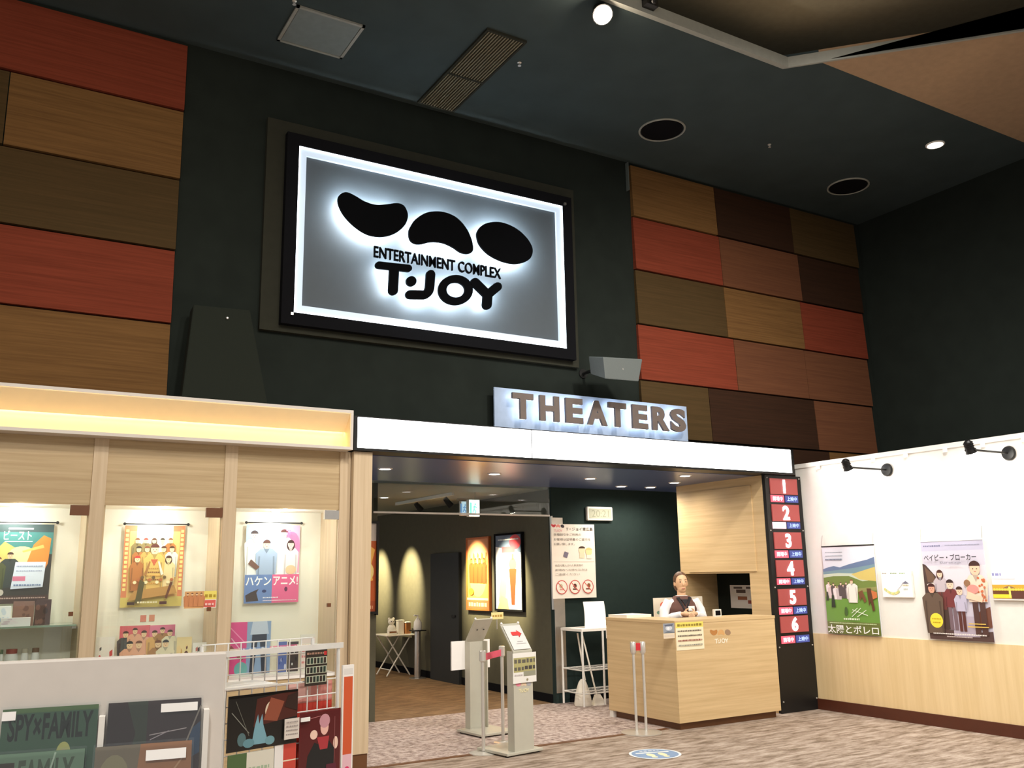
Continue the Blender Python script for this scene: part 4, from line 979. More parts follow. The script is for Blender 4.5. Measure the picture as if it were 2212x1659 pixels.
def art_field(a):
    a.rect(0, 0, 1, 1, (228, 226, 236)); a.rect(0, .74, .55, .98, (222, 224, 234)); [a.dash(.06, .4, .93 - .04 * i, .01, (150, 160, 170), i) for i in range(3)]; a.dash(.06, .4, .845, .016, (120, 130, 150), 6)
    a.poly([(0, .74), (.12, .765), (.22, .775), (.34, .76), (.5, .79), (.7, .82), (.86, .84), (1, .87), (1, .6), (0, .6)], (104, 124, 156)); a.poly([(0, .71), (.3, .73), (.6, .75), (1, .79), (1, .6), (0, .6)], (120, 150, 160))
    a.poly([(0, .68), (.3, .695), (1, .68), (1, .4), (0, .4)], (200, 210, 190)); a.poly([(0, .64), (.2, .66), (.5, .66), (.75, .6), (1, .62), (1, .35), (0, .35)], (116, 136, 66)); a.poly([(.55, .68), (1, .76), (1, .6), (.7, .62)], (210, 190, 110))
    a.rect(0, 0, 1, .48, (110, 156, 66)); a.rect(0, 0, 1, .14, (112, 122, 62)); a.poly([(0, .42), (1, .5), (1, .54), (0, .48)], (150, 150, 90))
    r = random.Random(2)
    for i in range(11): a.person(.08 + .05 * i + r.uniform(-.01, .01), .38 + r.uniform(0, .06), .16, (236, 206, 180), (80, 60, 50), r.choice([(236, 226, 226), (220, 200, 200), (90, 80, 80), (200, 190, 190)]), wd=.26)
    a.poly([(.12, .3), (.2, .3), (.185, .44), (.14, .44)], (40, 56, 34)); a.poly([(.03, .38), (.08, .38), (.07, .48), (.04, .48)], (50, 60, 40)); a.person(.55, .36, .26, (240, 210, 180), (140, 90, 60), (246, 236, 226), wd=.3)
    a.poly([(.66, .48), (.74, .5), (.8, .38), (.76, .36), (.72, .42), (.68, .38)], (120, 80, 50)); a.poly([(.82, .52), (.9, .52), (.94, .28), (.9, .27), (.87, .38), (.84, .32)], (96, 62, 40)); a.poly([(.9, .5), (1, .48), (1, .42), (.92, .4)], (206, 120, 70)); a.ell(.4, .26, .03, .05, (70, 100, 50))
    for q in ((.5, .2, .68, .3), (.52, .28, .8, .22), (.5, .24, .62, .3), (.6, .2, .78, .28)): a.line(*q, .008, (232, 242, 220))
    a.dash(.34, .64, .165, .022, (232, 242, 220), 4); a.dash(.06, .96, .12, .012, (200, 220, 170), 5)
    a.text('太陽とボレロ', .02, .01, .98, .105, (255, 255, 250), .012)
part_poster('film_poster', 'green meadow poster with mountains hanging nearest the number tower', ((1776, 1181), (1886, 1179), (1906, 1370), (1790, 1372)), art_field, (240, 238, 240), 2)
def art_family(a):
    a.rect(0, 0, 1, 1, (206, 200, 214)); a.rect(0, .45, 1, .75, (222, 214, 222)); a.rect(0, .9, 1, 1, (190, 186, 208)); a.dash(.04, .32, .945, .016, (120, 120, 150), 3); a.dash(.4, .95, .95, .01, (150, 150, 170), 4)
    a.poly([(0, .77), (.05, .76), (.2, .64), (.3, .5), (.4, .3), (.44, .12), (0, .05)], (74, 56, 50)); a.poly([(.03, .74), (.16, .66), (.2, .58), (.06, .58)], (110, 84, 66)); a.poly([(.04, .56), (.18, .58), (.2, .55), (.05, .54)], (220, 210, 200))
    a.poly([(0, .0), (1, 0), (1, .1), (.7, .08), (.3, .1), (0, .14)], (90, 66, 62)); a.poly([(.72, .1), (1, .14), (1, .34), (.85, .3), (.72, .22)], (116, 72, 56)); a.rect(.4, .04, .8, .24, (186, 174, 190))
    a.person(.27, .3, .4, (240, 206, 180), (80, 46, 34), (196, 184, 190), (110, 60, 56), wd=.2, long=True); a.person(.42, .1, .5, (240, 206, 180), (54, 36, 34), (120, 54, 56), (122, 100, 108), wd=.17); a.person(.56, .09, .44, (240, 206, 180), (70, 44, 34), (196, 190, 212), (92, 50, 44), wd=.16)
    a.person(.84, .06, .72, (246, 196, 166), (64, 36, 30), (240, 214, 192), (84, 56, 50), wd=.17)
    r = random.Random(4); [a.ell(.9 + r.uniform(-.05, .07), .5 + r.uniform(-.12, .14), .018, .012, (206, 110, 70), 8) for i in range(22)]
    a.ell(.7, .57, .05, .035, (150, 110, 80)); a.ell(.78, .51, .09, .045, (238, 150, 140)); a.poly([(.66, .42), (.9, .38), (.92, .43), (.7, .49)], (246, 208, 180))
    a.person(.12, .06, .5, (226, 166, 140), (70, 32, 28), (104, 84, 70), wd=.24)
    a.ell(.15, .19, .105, .075, (246, 226, 70)); a.dash(.08, .22, .2, .014, (196, 160, 20), 3); a.dash(.09, .21, .165, .012, (196, 160, 20), 5)
    a.rect(.66, .165, .92, .175, (226, 190, 90)); a.rect(.64, .135, .96, .145, (226, 190, 90)); a.dash(.08, .92, .055, .014, (240, 232, 226), 7); a.dash(.3, .7, .03, .01, (220, 206, 200), 8)
    a.text('ベイビー・ブローカー', .06, .80, .9, .865, (40, 38, 44), .014); a.text('BABY BROKER', .32, .765, .66, .785, (140, 136, 150), .01)
part_poster('film_poster', 'grey family poster with a yellow round badge on the white partition', ((1987, 1170), (2123, 1166), (2148, 1384), (2012, 1383)), art_family, (236, 232, 236), 1)
def art_info1(a):
    a.rect(.01, .02, .99, .98, (253, 251, 246)); a.dash(.05, .2, .88, .05, (170, 160, 150), 1); a.dash(.32, .55, .88, .05, (150, 170, 140), 2); a.dash(.62, .8, .88, .05, (150, 180, 140), 3)
    for i in range(11): a.ell(.1 + .045 * i, .3 - .16 * sin(pi * i / 12), .035, .05, ((226, 216, 130), (200, 210, 150), (236, 226, 160))[i % 3])
    a.line(.5, .26, .66, .46, .02, (196, 196, 200)); a.line(.66, .46, .72, .56, .02, (170, 170, 180)); a.poly([(.68, .52), (.8, .62), (.9, .52)], (120, 120, 140)); a.dash(.7, .88, .44, .04, (190, 180, 130), 4); a.dash(.72, .86, .3, .04, (190, 200, 190), 5)
part_poster('information_card', 'small white info card with a garland between the two big posters', ((1903, 1234), (1968, 1232), (1973, 1290), (1906, 1291)), art_info1, (240, 232, 220), 0, 'card', .02, XW - .025)
def art_info2(a):
    a.rect(.01, .02, .99, .98, (253, 250, 248)); a.dash(.03, .3, .82, .1, (150, 150, 200), 1); a.dash(.03, .7, .7, .03, (220, 200, 200), 2)
    a.rect(.0, .06, 1, .52, (214, 170, 60)); a.rect(.0, .18, 1, .32, (110, 66, 34)); a.rect(.0, .08, .5, .2, (244, 224, 60)); a.poly([(.3, .4), (.5, .5), (.7, .4)], (150, 110, 80)); a.rect(.48, .08, .54, .46, (244, 230, 110)); a.rect(.55, .06, 1, .3, (100, 60, 50)); [a.ell(.06 + .08 * i, .36, .04, .04, (240, 220, 90)) for i in range(12)]
part_poster('information_card', 'small yellow landscape info card at the right edge of the photo', ((2140, 1233), (2214, 1231), (2219, 1297), (2147, 1297)), art_info2, (240, 230, 220), 0, 'card', .02, XW - .025)
for (bpx, hpx, lab) in (((1917, 1015), (1832, 1020), 'black arm spotlight on the partition nearer the number tower'), ((2180, 979), (2098, 985), 'black arm spotlight on the partition at the right')):
    bs = P(*bpx, X=XW - .012); hd = P(*hpx, Y=bs.y)
    hd.z = bs.z
    t = thing('arm_spotlight', lab, 'wall lamp', bs, 0, 'arm lamps over the partition posters')
    MB().lathe(bs, [(.065, 0), (.07, .008), (.06, .028), (.012, .034)], 22, M=Matrix.Rotation(-pi / 2, 3, 'Y')).build('wall_plate', M['blackmetal'], t, True)
    MB().tube([bs + Vector((-.02, 0, 0)), hd + Vector((.04, 0, 0))], .010, 10).build('arm', M['blackmetal'], t, True)
    d_ = Vector((.42, 0, -.9)).normalized()
    b = MB(); b.tube([hd - d_ * .09, hd - d_ * .075, hd - d_ * .02, hd + d_ * .03], [.02, .036, .036, .05], 16)
    for i in range(3): b.tube([hd - d_ * (.068 - .018 * i), hd - d_ * (.062 - .018 * i)], .043, 16)
    b.tube([hd + Vector((0, -.05, 0)), hd + Vector((0, .05, 0))], .012, 8); b.build('lamp_head', M['blackmetal'], t, True)
    MB().disc(hd + d_ * .031, d_, .046, .006, 18).build('bulb', emit('lamp_lens', (1, .93, .8), 25), t)
    lamp('SPOT', 'arm_lamp', hd + d_ * .05, 26, (1, .95, .87), hd + d_ * .05 + Vector((.58, 0, -.85)), .04, 165, .8)

# ------------------------------------------------------------------ counter, person and things around it
CX0, CX1, CY0, CY1, CH = 6.21, 7.62, 7.22, 8.37, 1.05
t = thing('ticket_counter', 'light wood ticket counter in front of the numbered column', 'counter', (6.9, 7.8, 0))
b = MB(); b.box((CX0, CY0, .07), (CX1, CY0 + .06, CH - .03)); b.build('front_panel', M['oak'], t)
b = MB(); b.box((CX0, CY0 + .06, .07), (CX0 + .06, CY1, CH - .03)); b.build('side_panel', M['oak'], t)
b = MB(); b.box((CX0 - .004, CY0 - .004, CH - .03), (CX1 + .004, CY0 + .42, CH)); b.box((CX0 - .004, CY0 + .42, CH - .03), (CX0 + .40, CY1, CH)); b.build('worktop', M['oak'], t)
b = MB(); b.box((CX0 + .05, CY0 + .05, 0), (CX1 - .03, CY0 + .09, .07)); b.box((CX0 + .05, CY0 + .09, 0), (CX0 + .09, CY1 - .05, .07)); b.build('plinth', M['kick'], t)
MB().box((CX0 + .4, CY0 + .3, .6), (CX1, CY0 + .42, .63)).build('inner_shelf', M['oak'], t)
MB().box((CX0 + .005, CY1 - .06, 0), (CX0 + .05, CY1, .07)).build('foot', M['white'], t)
tag(MB().box((CX0 + .02, CY1 - .35, CH + .0), (CX0 + .36, CY1 - .02, CH + .03)).build('paper_tray', M['cream']), 'flat cream tray on the back left end of the ticket counter', 'tray')
bk = thing('back_desk', 'low desk behind the person inside the ticket booth', 'desk', (7.3, 8.62, 0))
MB().box((6.9, 8.45, .90), (7.78, 8.80, .94)).build('desktop', M['oak'], bk); MB().box((6.92, 8.76, 0), (7.76, 8.79, .90)).build('modesty_panel', M['oak'], bk)
for x in (6.93, 7.74): MB().box((x - .02, 8.47, 0), (x + .02, 8.51, .90)).build('leg', M['oak'], bk)
def art_balloon(a):
    a.rect(0, 0, 1, 1, (246, 236, 216)); a.ell(.3, .64, .09, .15, (226, 70, 62)); a.ell(.27, .66, .05, .1, (240, 120, 90)); a.line(.3, .5, .25, .2, .01, (180, 120, 90)); a.ell(.18, .15, .06, .09, (120, 160, 140)); a.ell(.2, .12, .03, .05, (60, 90, 110))
YCd = 8.55
x0, x1 = P(1412, 1300, Y=YCd).x, P(1518, 1310, Y=YCd).x; zt_ = P(1440, 1291, Y=YCd).z
tag(Art((x0, YCd, .94), (x1 - x0, 0, 0), (0, 0, zt_ - .94), .01, base=(246, 236, 216)).rect(0, 0, 1, 1, (246, 236, 216)).ell(.2, .72, .075, .12, (226, 70, 62)).ell(.17, .74, .04, .08, (240, 120, 90)).line(.2, .6, .15, .4, .01, (180, 120, 90)).ell(.1, .42, .05, .07, (120, 160, 140)).build('menu_board', None), 'cream board with a red balloon standing behind the person', 'board')
# notices on the counter front
def front_card(name, label, cat, pts, fn, base): return card(name, label, cat, pts, CY0 - .004, fn, base, d=.003)
def art_yel(a):
    a.rect(0, .8, 1, 1, (246, 226, 110)); a.dash(.06, .94, .85, .09, (150, 130, 50), 2)
    for i, c in enumerate(((110, 100, 90), (110, 100, 90), (150, 80, 70), (150, 150, 140))): a.dash(.06, .92, .66 - .17 * i, .055, c, 10 + i)
front_card('paper_notice', 'cream notice with a yellow heading taped to the counter front', 'notice', ((1459, 1345), (1519, 1342), (1521, 1401), (1462, 1406)), art_yel, (250, 238, 206))
def art_gr(a):
    a.rect(.0, .35, 1, 1, (150, 156, 166)); a.ell(.5, .68, .3, .16, (206, 212, 220)); a.poly([(.1, .9), (.9, .95), (.8, .8), (.2, .8)], (96, 104, 124)); a.ell(.45, .66, .12, .1, (236, 240, 244)); a.poly([(0, .35), (.4, .5), (1, .4), (1, .35)], (110, 120, 130)); a.dash(.06, .94, .12, .1, (220, 206, 190), 2)
front_card('paper_notice', 'small grey picture notice at the corner of the counter front', 'notice', ((1432, 1347), (1456, 1346), (1458, 1378), (1434, 1380)), art_gr, (232, 216, 190))
x0, x1, z0, z1 = rectY((1533, 1360), (1578, 1358), (1580, 1389), (1536, 1391), CY0 - .0012)
a = Art((x0, CY0 - .0012, z0), (x1 - x0, 0, 0), (0, 0, z1 - z0), 0)
artlogo(a, .5, .5, 1.0, [(190, 130, 70), (220, 170, 110), (160, 130, 104), (246, 236, 214)])
tag(a.build('logo_decal'), 'faded emblem decal on the right half of the counter front', 'decal')
cc = P(1551, 1326, Y=CY0 + .3); t = thing('card_holder', 'tiny white framed black card holder on the counter top', 'holder', (cc.x, CY0 + .3, CH))
MB().box((cc.x - .05, CY0 + .3, CH), (cc.x + .05, CY0 + .33, CH + .075)).build('frame', M['white'], t); MB().box((cc.x - .036, CY0 + .297, CH + .012), (cc.x + .036, CY0 + .3, CH + .063)).build('insert', M['black'], t)
def art_board(a):
    a.rect(0, 0, 1, 1, (232, 226, 222)); r = random.Random(9)
    for i in range(4): a.rect(.06 + .2 * i, .84, .2 + .2 * i, .93, (90, 76, 70))
    for (x, y, c) in ((.1, .66, (80, 60, 56)), (.45, .66, (100, 76, 70)), (.78, .7, (120, 90, 80)), (.12, .36, (150, 90, 60)), (.75, .36, (150, 70, 50)), (.66, .2, (140, 50, 40)), (.28, .2, (150, 70, 60))): a.rect(x, y, x + .15, y + .15, c)
    a.rect(.35, .42, .65, .5, (240, 236, 234))
xn = XW - .055
q = [P(*p, X=xn) for p in ((1577, 1264), (1640, 1262), (1640, 1312), (1579, 1313))]
ya_, yb_ = (q[0].y + q[3].y) / 2, 7.55
a = Art((xn, ya_, q[3].z), (0, yb_ - ya_, 0), (0, 0, q[0].z - q[3].z), .004); art_board(a)
tag(a.build('photo_notice'), 'white sheet with small photos pinned inside the dark booth niche', 'notice')

# rack trolley and cleaning things
rx0, rx1, ry0, ry1, rz = 6.32, 7.02, 9.0, 9.42, .86
t = thing('wire_rack', 'slim white wire shelf trolley between the notice sheet and the counter', 'rack', ((rx0 + rx1) / 2, (ry0 + ry1) / 2, 0))
for x in (rx0, 6.62, rx1):
    MB().tube([(x, ry0, .02), (x, ry0, rz)], .013, 8).build('post', M['wire'], t)
for x in (rx0, rx1): MB().tube([(x, ry1, .02), (x, ry1, rz)], .013, 8).build('post', M['wire'], t)
b = MB()
for z in (.16, .42):
    b.tube([(rx0, ry0, z), (rx1, ry0, z), (rx1, ry1, z), (rx0, ry1, z), (rx0, ry0, z)], .008, 6); b.tube([(rx0, ry0, z + .03), (rx1, ry0, z + .03)], .006, 6)
    for i in range(12):
        x = rx0 + (rx1 - rx0) * (i + .5) / 12; b.tube([(x, ry0, z), (x, ry1, z)], .003, 5)
b.build('wire_shelf', M['wire'], t)
MB().box((rx0 - .01, ry0 - .01, rz), (rx1 + .01, ry1 + .01, rz + .03)).build('top_shelf', M['white'], t)
b = MB(); pts = []
zr = rz + .03; yR = ry0 + .12; n = 8
xl, xr_ = 6.45, 6.76
vs = []
for i in range(n + 1):
    s = i / n; vs += [Vector((xl + .03 * s + .07 * s * s, yR + .16 * s * s, zr + .3 * s)), Vector((xr_ + .03 * s + .07 * s * s, yR + .16 * s * s, zr + .3 * s))]
fs = [(2 * i, 2 * i + 1, 2 * i + 3, 2 * i + 2) for i in range(n)]
vs2 = [p + Vector((0, .006, 0)) for p in vs]; L_ = len(vs)
b.add(vs + vs2, fs + [tuple(L_ + j for j in reversed(f)) for f in fs] + [(0, L_, L_ + 1, 1), (L_ - 2, L_ - 1, 2 * L_ - 1, 2 * L_ - 2)] + [(2 * i, 2 * i + 2, L_ + 2 * i + 2, L_ + 2 * i) for i in range(n)] + [(2 * i + 1, L_ + 2 * i + 1, L_ + 2 * i + 3, 2 * i + 3) for i in range(n)])
tag(b.build('curved_stand_card', M['paper']), 'curved white sheet standing on top of the wire trolley', 'card')
t = thing('paper_roll_tray', 'white plastic tray hanging off the right of the trolley top', 'tray', (6.85, ry0 - .06, rz - .1))
MB().hexa([Vector((6.66, ry0 - .05, rz - .09)), Vector((7.0, ry0 - .05, rz - .13)), Vector((7.0, ry0 - .05, rz + .05)), Vector((6.66, ry0 - .05, rz + .03))], [Vector((6.66, ry0 - .012, rz - .09)), Vector((7.0, ry0 - .012, rz - .13)), Vector((7.0, ry0 - .012, rz + .05)), Vector((6.66, ry0 - .012, rz + .03))]).build('body', M['paper'], t)
MB().box((6.93, ry0 - .05, rz + .05), (7.0, ry0 - .012, rz + .12)).build('tab', M['paper'], t)
c = Vector((6.46, 9.22, 0))
t = thing('dustpan', 'pale lobby dustpan with a long handle leaning inside the trolley', 'dustpan', c)
b = MB(); b.lathe(c, [(.10, .002), (.105, .02), (.095, .10), (.07, .2), (.045, .27), (.02, .3)], 18); b.build('pan', M['cream'], t, True)
MB().tube([c + Vector((.06, .03, .28)), c + Vector((-.05, .0, .83))], .010, 8).build('handle', M['cream'], t)
t = thing('broom', 'thin cream broom leaning beside the dustpan in the trolley', 'broom', c + Vector((.17, -.06, 0)))
MB().tube([c + Vector((.16, -.06, .1)), c + Vector((-.03, -.06, .84))], .010, 8).build('handle', M['cream'], t)
MB().hexa([c + Vector((.09, -.10, .0)), c + Vector((.27, -.10, .0)), c + Vector((.27, -.03, .0)), c + Vector((.09, -.03, .0))], [c + Vector((.13, -.08, .12)), c + Vector((.2, -.08, .12)), c + Vector((.2, -.05, .12)), c + Vector((.13, -.05, .12))]).build('bristles', M['cream'], t)

# wall clock and notice sheet
x0, x1, z0, z1 = rectY((1269, 1094), (1325, 1095), (1325, 1124), (1271, 1125), YG - .13)
t = thing('wall_clock', 'white rectangular digital clock on the dark entry wall', 'clock', ((x0 + x1) / 2, YG - .1, z0))
MB().box((x0, YG - .12, z0), (x1, YG - .07, z1)).build('case', M['white'], t, bevel=.015)
a = Art((x0 + .025, YG - .122, z0 + .025), (x1 - x0 - .05, 0, 0), (0, 0, z1 - z0 - .05), .004, base=(168, 170, 150)); a.rect(0, 0, 1, 1, (170, 172, 152)); a.text('20:21', .12, .15, .88, .85, (140, 142, 122), .0); a.build('display', t)
x0, x1, z0, z1 = rectY((1190, 1128), (1282, 1137), (1290, 1290), (1195, 1294), YG - .12)
t = thing('notice_sheet', 'large white notice sheet with three red prohibition circles hanging in the entry', 'notice', ((x0 + x1) / 2, YG - .12, z0))
a = Art((x0, YG - .12, z0), (x1 - x0, 0, 0), (0, 0, z1 - z0), .01, base=(250, 242, 232))
artlogo(a, .15, .945, .30, [(210, 60, 70), (240, 150, 140), (60, 50, 60), (240, 190, 190)])
a.text('T・ジョイ東広島', .34, .91, .96, .96, (60, 56, 56), .006)
for i, (s, xe) in enumerate((('各種割引をご利用の', .68), ('お客様は証明書のご提示を', .90), ('お願い致します。', .52))): a.text(s, .05, .84 - .065 * i, xe, .875 - .065 * i, (120, 110, 104))
a.poly([(.25, .56), (.34, .54), (.38, .61), (.29, .63)], (124, 118, 140)); a.ell(.69, .64, .075, .05, (250, 226, 190)); a.ell(.69, .67, .075, .03, (70, 52, 40), 14, 0, pi); a.ell(.85, .62, .075, .05, (250, 226, 170)); a.ell(.85, .645, .08, .035, (232, 206, 140), 14, 0, pi); a.rect(.63, .54, .75, .6, (240, 226, 196)); a.rect(.8, .53, .92, .58, (246, 240, 226))
a.rect(.03, .49, .97, .494, (200, 196, 190))
for i, (s, xe) in enumerate((('他店で購入された飲食物の', .70), ('劇場内への持ち込みは', .80), ('ご遠慮ください', .62))): a.text(s, .06, .425 - .06 * i, xe, .455 - .06 * i, (140, 132, 124))
for i, cx_ in enumerate((.2, .5, .8)):
    a.ell(cx_, .15, .12, .12 * a.asp, (253, 240, 230)); a.ell(cx_ - .02 + .02 * i, .165, .04, .03, ((196, 190, 160), (90, 50, 40), (140, 90, 60))[i]); a.rect(cx_ - .05, .11, cx_ + .04, .13, ((226, 160, 150), (100, 60, 50), (120, 70, 60))[i]); a.ring(cx_, .15, .13, .016, (206, 80, 76)); a.line(cx_ - .085, .15 + .085 * a.asp, cx_ + .085, .15 - .085 * a.asp, .012, (216, 96, 90))
a.build('printed_sheet', t)
MB().box((x0 + .05, YG - .11, z1 - .02), (x1 - .05, YG - .072, z1 - .005)).build('hanger', M['steel'], t)

# ------------------------------------------------------------------ ticket gate stands
def kiosk(label, loc, rz, front):
    t = thing('sign_stand', label, 'stand', loc, rz, 'grey angled sign stands')
    W = WM[t.name]
    def bx(lo, hi, mb): return mb.box(lo, hi, M=W)
    w2 = .11
    bx((-.205, -.215, .012), (.205, .215, .035), MB()).build('base_plate', M['greyk'], t, bevel=.004)
    b = MB()
    for sx in (-.17, .17):
        for sy in (-.17, .17): b.disc(W @ Vector((sx, sy, 0)), (0, 0, 1), .02, .012, 10)
    b.build('feet', M['black'], t)
    b = MB(); bx((-w2, -.2, .035), (w2, -.188, .87), b); bx((-w2, -.188, .035), (-w2 + .01, -.11, .87), b); bx((w2 - .01, -.188, .035), (w2, -.11, .87), b); b.build('upright', M['greyk'], t)
    b = MB(); f = [W @ Vector(p) for p in ((-w2, -.2, .87), (w2, -.2, .87), (w2, -.02, 1.10), (-w2, -.02, 1.10))]
    o_ = W.to_3x3() @ Vector((0, .009, -.007)); b.hexa(f, [p + o_ for p in f]); b.build('angled_top', M['greyk'], t)
    b = MB()
    for sx in (-w2 + .012, w2 - .012): b.ball(W @ Vector((sx, -.024, 1.103)), .012, 10)
    b.build('corner_caps', M['paper'], t, True)
    if front:
        a = Art(W @ Vector((-w2 + .012, -.196 - .004, .885)), W.to_3x3() @ Vector((2 * w2 - .024, 0, 0)), W.to_3x3() @ Vector((0, .155, .198)), .002, base=(226, 222, 218))
        a.poly([(.3, .56), (.64, .56), (.64, .48), (.88, .64), (.64, .8), (.64, .72), (.3, .72)], (110, 60, 60)); a.poly([(.27, .58), (.63, .58), (.63, .5), (.86, .65), (.63, .8), (.63, .73), (.27, .73)], (224, 62, 60)); a.dash(.4, .72, .3, .03, (140, 136, 136), 1); a.dash(.3, .88, .22, .02, (150, 146, 146), 2)
        a.build('arrow_card', t)
        a = Art(W @ Vector((-.125, -.212, .60)), W.to_3x3() @ Vector((.27, 0, 0)), W.to_3x3() @ Vector((0, 0, .255)), .002, base=(236, 234, 228))
        a.rect(.03, .36, .97, .84, (176, 170, 116)); a.dash(.06, .94, .66, .14, (96, 92, 84), 3); a.dash(.06, .46, .42, .13, (96, 92, 84), 4); a.dash(.5, .94, .44, .12, (70, 66, 66), 5); a.rect(.45, .22, .97, .38, (150, 150, 130)); a.dash(.06, .4, .24, .05, (190, 180, 180), 6); a.ell(.6, .1, .04, .04, (150, 140, 110))
        a.build('printed_notice', t)
        a = Art(W @ Vector((-w2 + .015, -.2012, .50)), W.to_3x3() @ Vector((2 * w2 - .03, 0, 0)), W.to_3x3() @ Vector((0, 0, .115)), 0)
        artlogo(a, .5, .55, .95, [(226, 130, 150), (226, 200, 170), (170, 170, 176), (232, 222, 176)]); a.build('logo_decal', t)
    else:
        b = MB(); bx((-.20, -.218, .60), (.27, -.201, .88), b); b.build('white_board', M['paper'], t)
        b = MB()
        for sx in (-.04, .04): b.disc(W @ Vector((sx, -.09 + .012, .99)), W.to_3x3() @ Vector((0, .62, -.78)), .009, .004, 10)
        b.build('screws', M['blackmetal'], t)
    return t
an = .15
fx, fy = Vector((cos(an), sin(an))), Vector((-sin(an), cos(an)))
cK = Vector((4.17, 7.07)) + fx * .205 + fy * .215 + Vector((-.015, .01))
kiosk('nearer grey sign stand with a red arrow card and a printed notice', (cK.x, cK.y, 0), an, True)
an2 = .10
fx2, fy2 = Vector((cos(an2), sin(an2))), Vector((-sin(an2), cos(an2)))
cF = Vector((4.40, 8.02)) + fx2 * .205 + fy2 * .215 + Vector((.03, .02))
kiosk('further grey sign stand seen from behind with a white board', (cF.x, cF.y, 0), an2 + pi, False)
cy_ = P(1074, 1330, Y=cF.y + .15)
t = thing('card_sign', 'small yellow card on a thin stem above the further sign stand', 'sign', (cy_.x, cF.y + .15, 1.07))
a = Art((cy_.x - .07, cF.y + .15, cy_.z - .035), (.145, 0, 0), (0, 0, .07), .004, base=(250, 232, 160)); a.dash(.1, .9, .32, .34, (190, 150, 70), 4); a.build('card', t)
MB().tube([(cy_.x, cF.y + .155, .98), (cy_.x, cF.y + .155, cy_.z - .03)], .005, 8).build('stem', M['steel'], t)

# ------------------------------------------------------------------ belt posts
def post(label, c, h, group, belt=None, br=.13):
    t = thing('belt_post', label, 'barrier post', c, 0, group)
    MB().lathe(c, [(br, 0), (br, .006), (br * .3, .010), (.02, .016)], 28).build('base', M['chrome'], t, True)
    MB().tube([c + Vector((0, 0, .02)), c + Vector((0, 0, h - .1))], .016, 14).build('pole', M['chrome'], t, True)
    MB().lathe(c + Vector((0, 0, h - .1)), [(.018, 0), (.03, .012), (.03, .095), (.024, .1)], 16).build('belt_head', M['chrome'], t, True)
    if belt:
        d_ = (belt - c); d_.z = 0; d_.normalize(); p0 = c + d_ * .03; p1 = belt - d_ * .03; n_ = Vector((-d_.y, d_.x, 0)) * .002
        z0, z1 = h - .09, h - .03
        MB().hexa([p0 - n_ + Vector((0, 0, z0)), p1 - n_ + Vector((0, 0, z0)), p1 - n_ + Vector((0, 0, z1)), p0 - n_ + Vector((0, 0, z1))], [p0 + n_ + Vector((0, 0, z0)), p1 + n_ + Vector((0, 0, z0)), p1 + n_ + Vector((0, 0, z1)), p0 + n_ + Vector((0, 0, z1))]).build('belt', M['pink'], t)
    return t
pA = Vector((4.13, 7.42, 0)); pA = Vector((4.10, 7.40, 0)); pB = P(1087, 1604, Z=0)
post('left silver belt post of the pair beside the sign stands, pulling a pink belt', pA, .87, 'belt posts by the sign stands', pB)
post('right silver belt post standing behind the nearer sign stand', pB, .87, 'belt posts by the sign stands', None, .09)
cS = P(1386, 1583, Z=0)
t = thing('twin_belt_post', 'twin silver belt post on one round base before the counter corner', 'barrier post', cS)
MB().lathe(cS, [(.2, 0), (.2, .008), (.1, .018), (.03, .024)], 32).build('base', M['chrome'], t, True)
dv = _r0 * .047
for s_ in (-1, 1):
    c = cS + dv * s_
    MB().tube([c + Vector((0, 0, .016)), c + Vector((0, 0, .76))], .014, 14).build('pole', M['chrome'], t, True)
    MB().lathe(c + Vector((0, 0, .74)), [(.018, 0), (.03, .02), (.03, .11), (.024, .118)], 16).build('belt_head', M['chrome'], t, True)
MB().box((-.022, -.02, .775), (.022, .02, .845), M=Matrix.Translation(cS) @ Matrix.Rotation(-YAW, 4, 'Z')).build('belt', M['red'], t)

# floor sticker
c = P(1415, 1629, Z=0); R_ = .225
ang = -YAW + .25
u_, v_ = Vector((cos(ang), sin(ang), 0)), Vector((-sin(ang), cos(ang), 0))
a = Art(c + Vector((0, 0, .0025)) - u_ * R_ - v_ * R_, u_ * 2 * R_, v_ * 2 * R_, 0)
a.ell(.5, .5, .5, .5, (232, 238, 240), 36); a.ell(.5, .5, .45, .45, (124, 156, 194), 36); a.poly([(.16, .6), (.84, .6), (.84, .68), (.16, .68)], (236, 240, 240))
for s_ in (-1, 1): a.ell(.5 + .12 * s_, .42, .075, .15, (238, 230, 190)); a.ell(.5 + .12 * s_, .22, .06, .07, (238, 230, 190))
a.dash(.3, .7, .76, .07, (236, 240, 244), 3)
tag(a.build('floor_sticker'), 'round blue floor sticker with footprints on the lobby carpet', 'sticker')

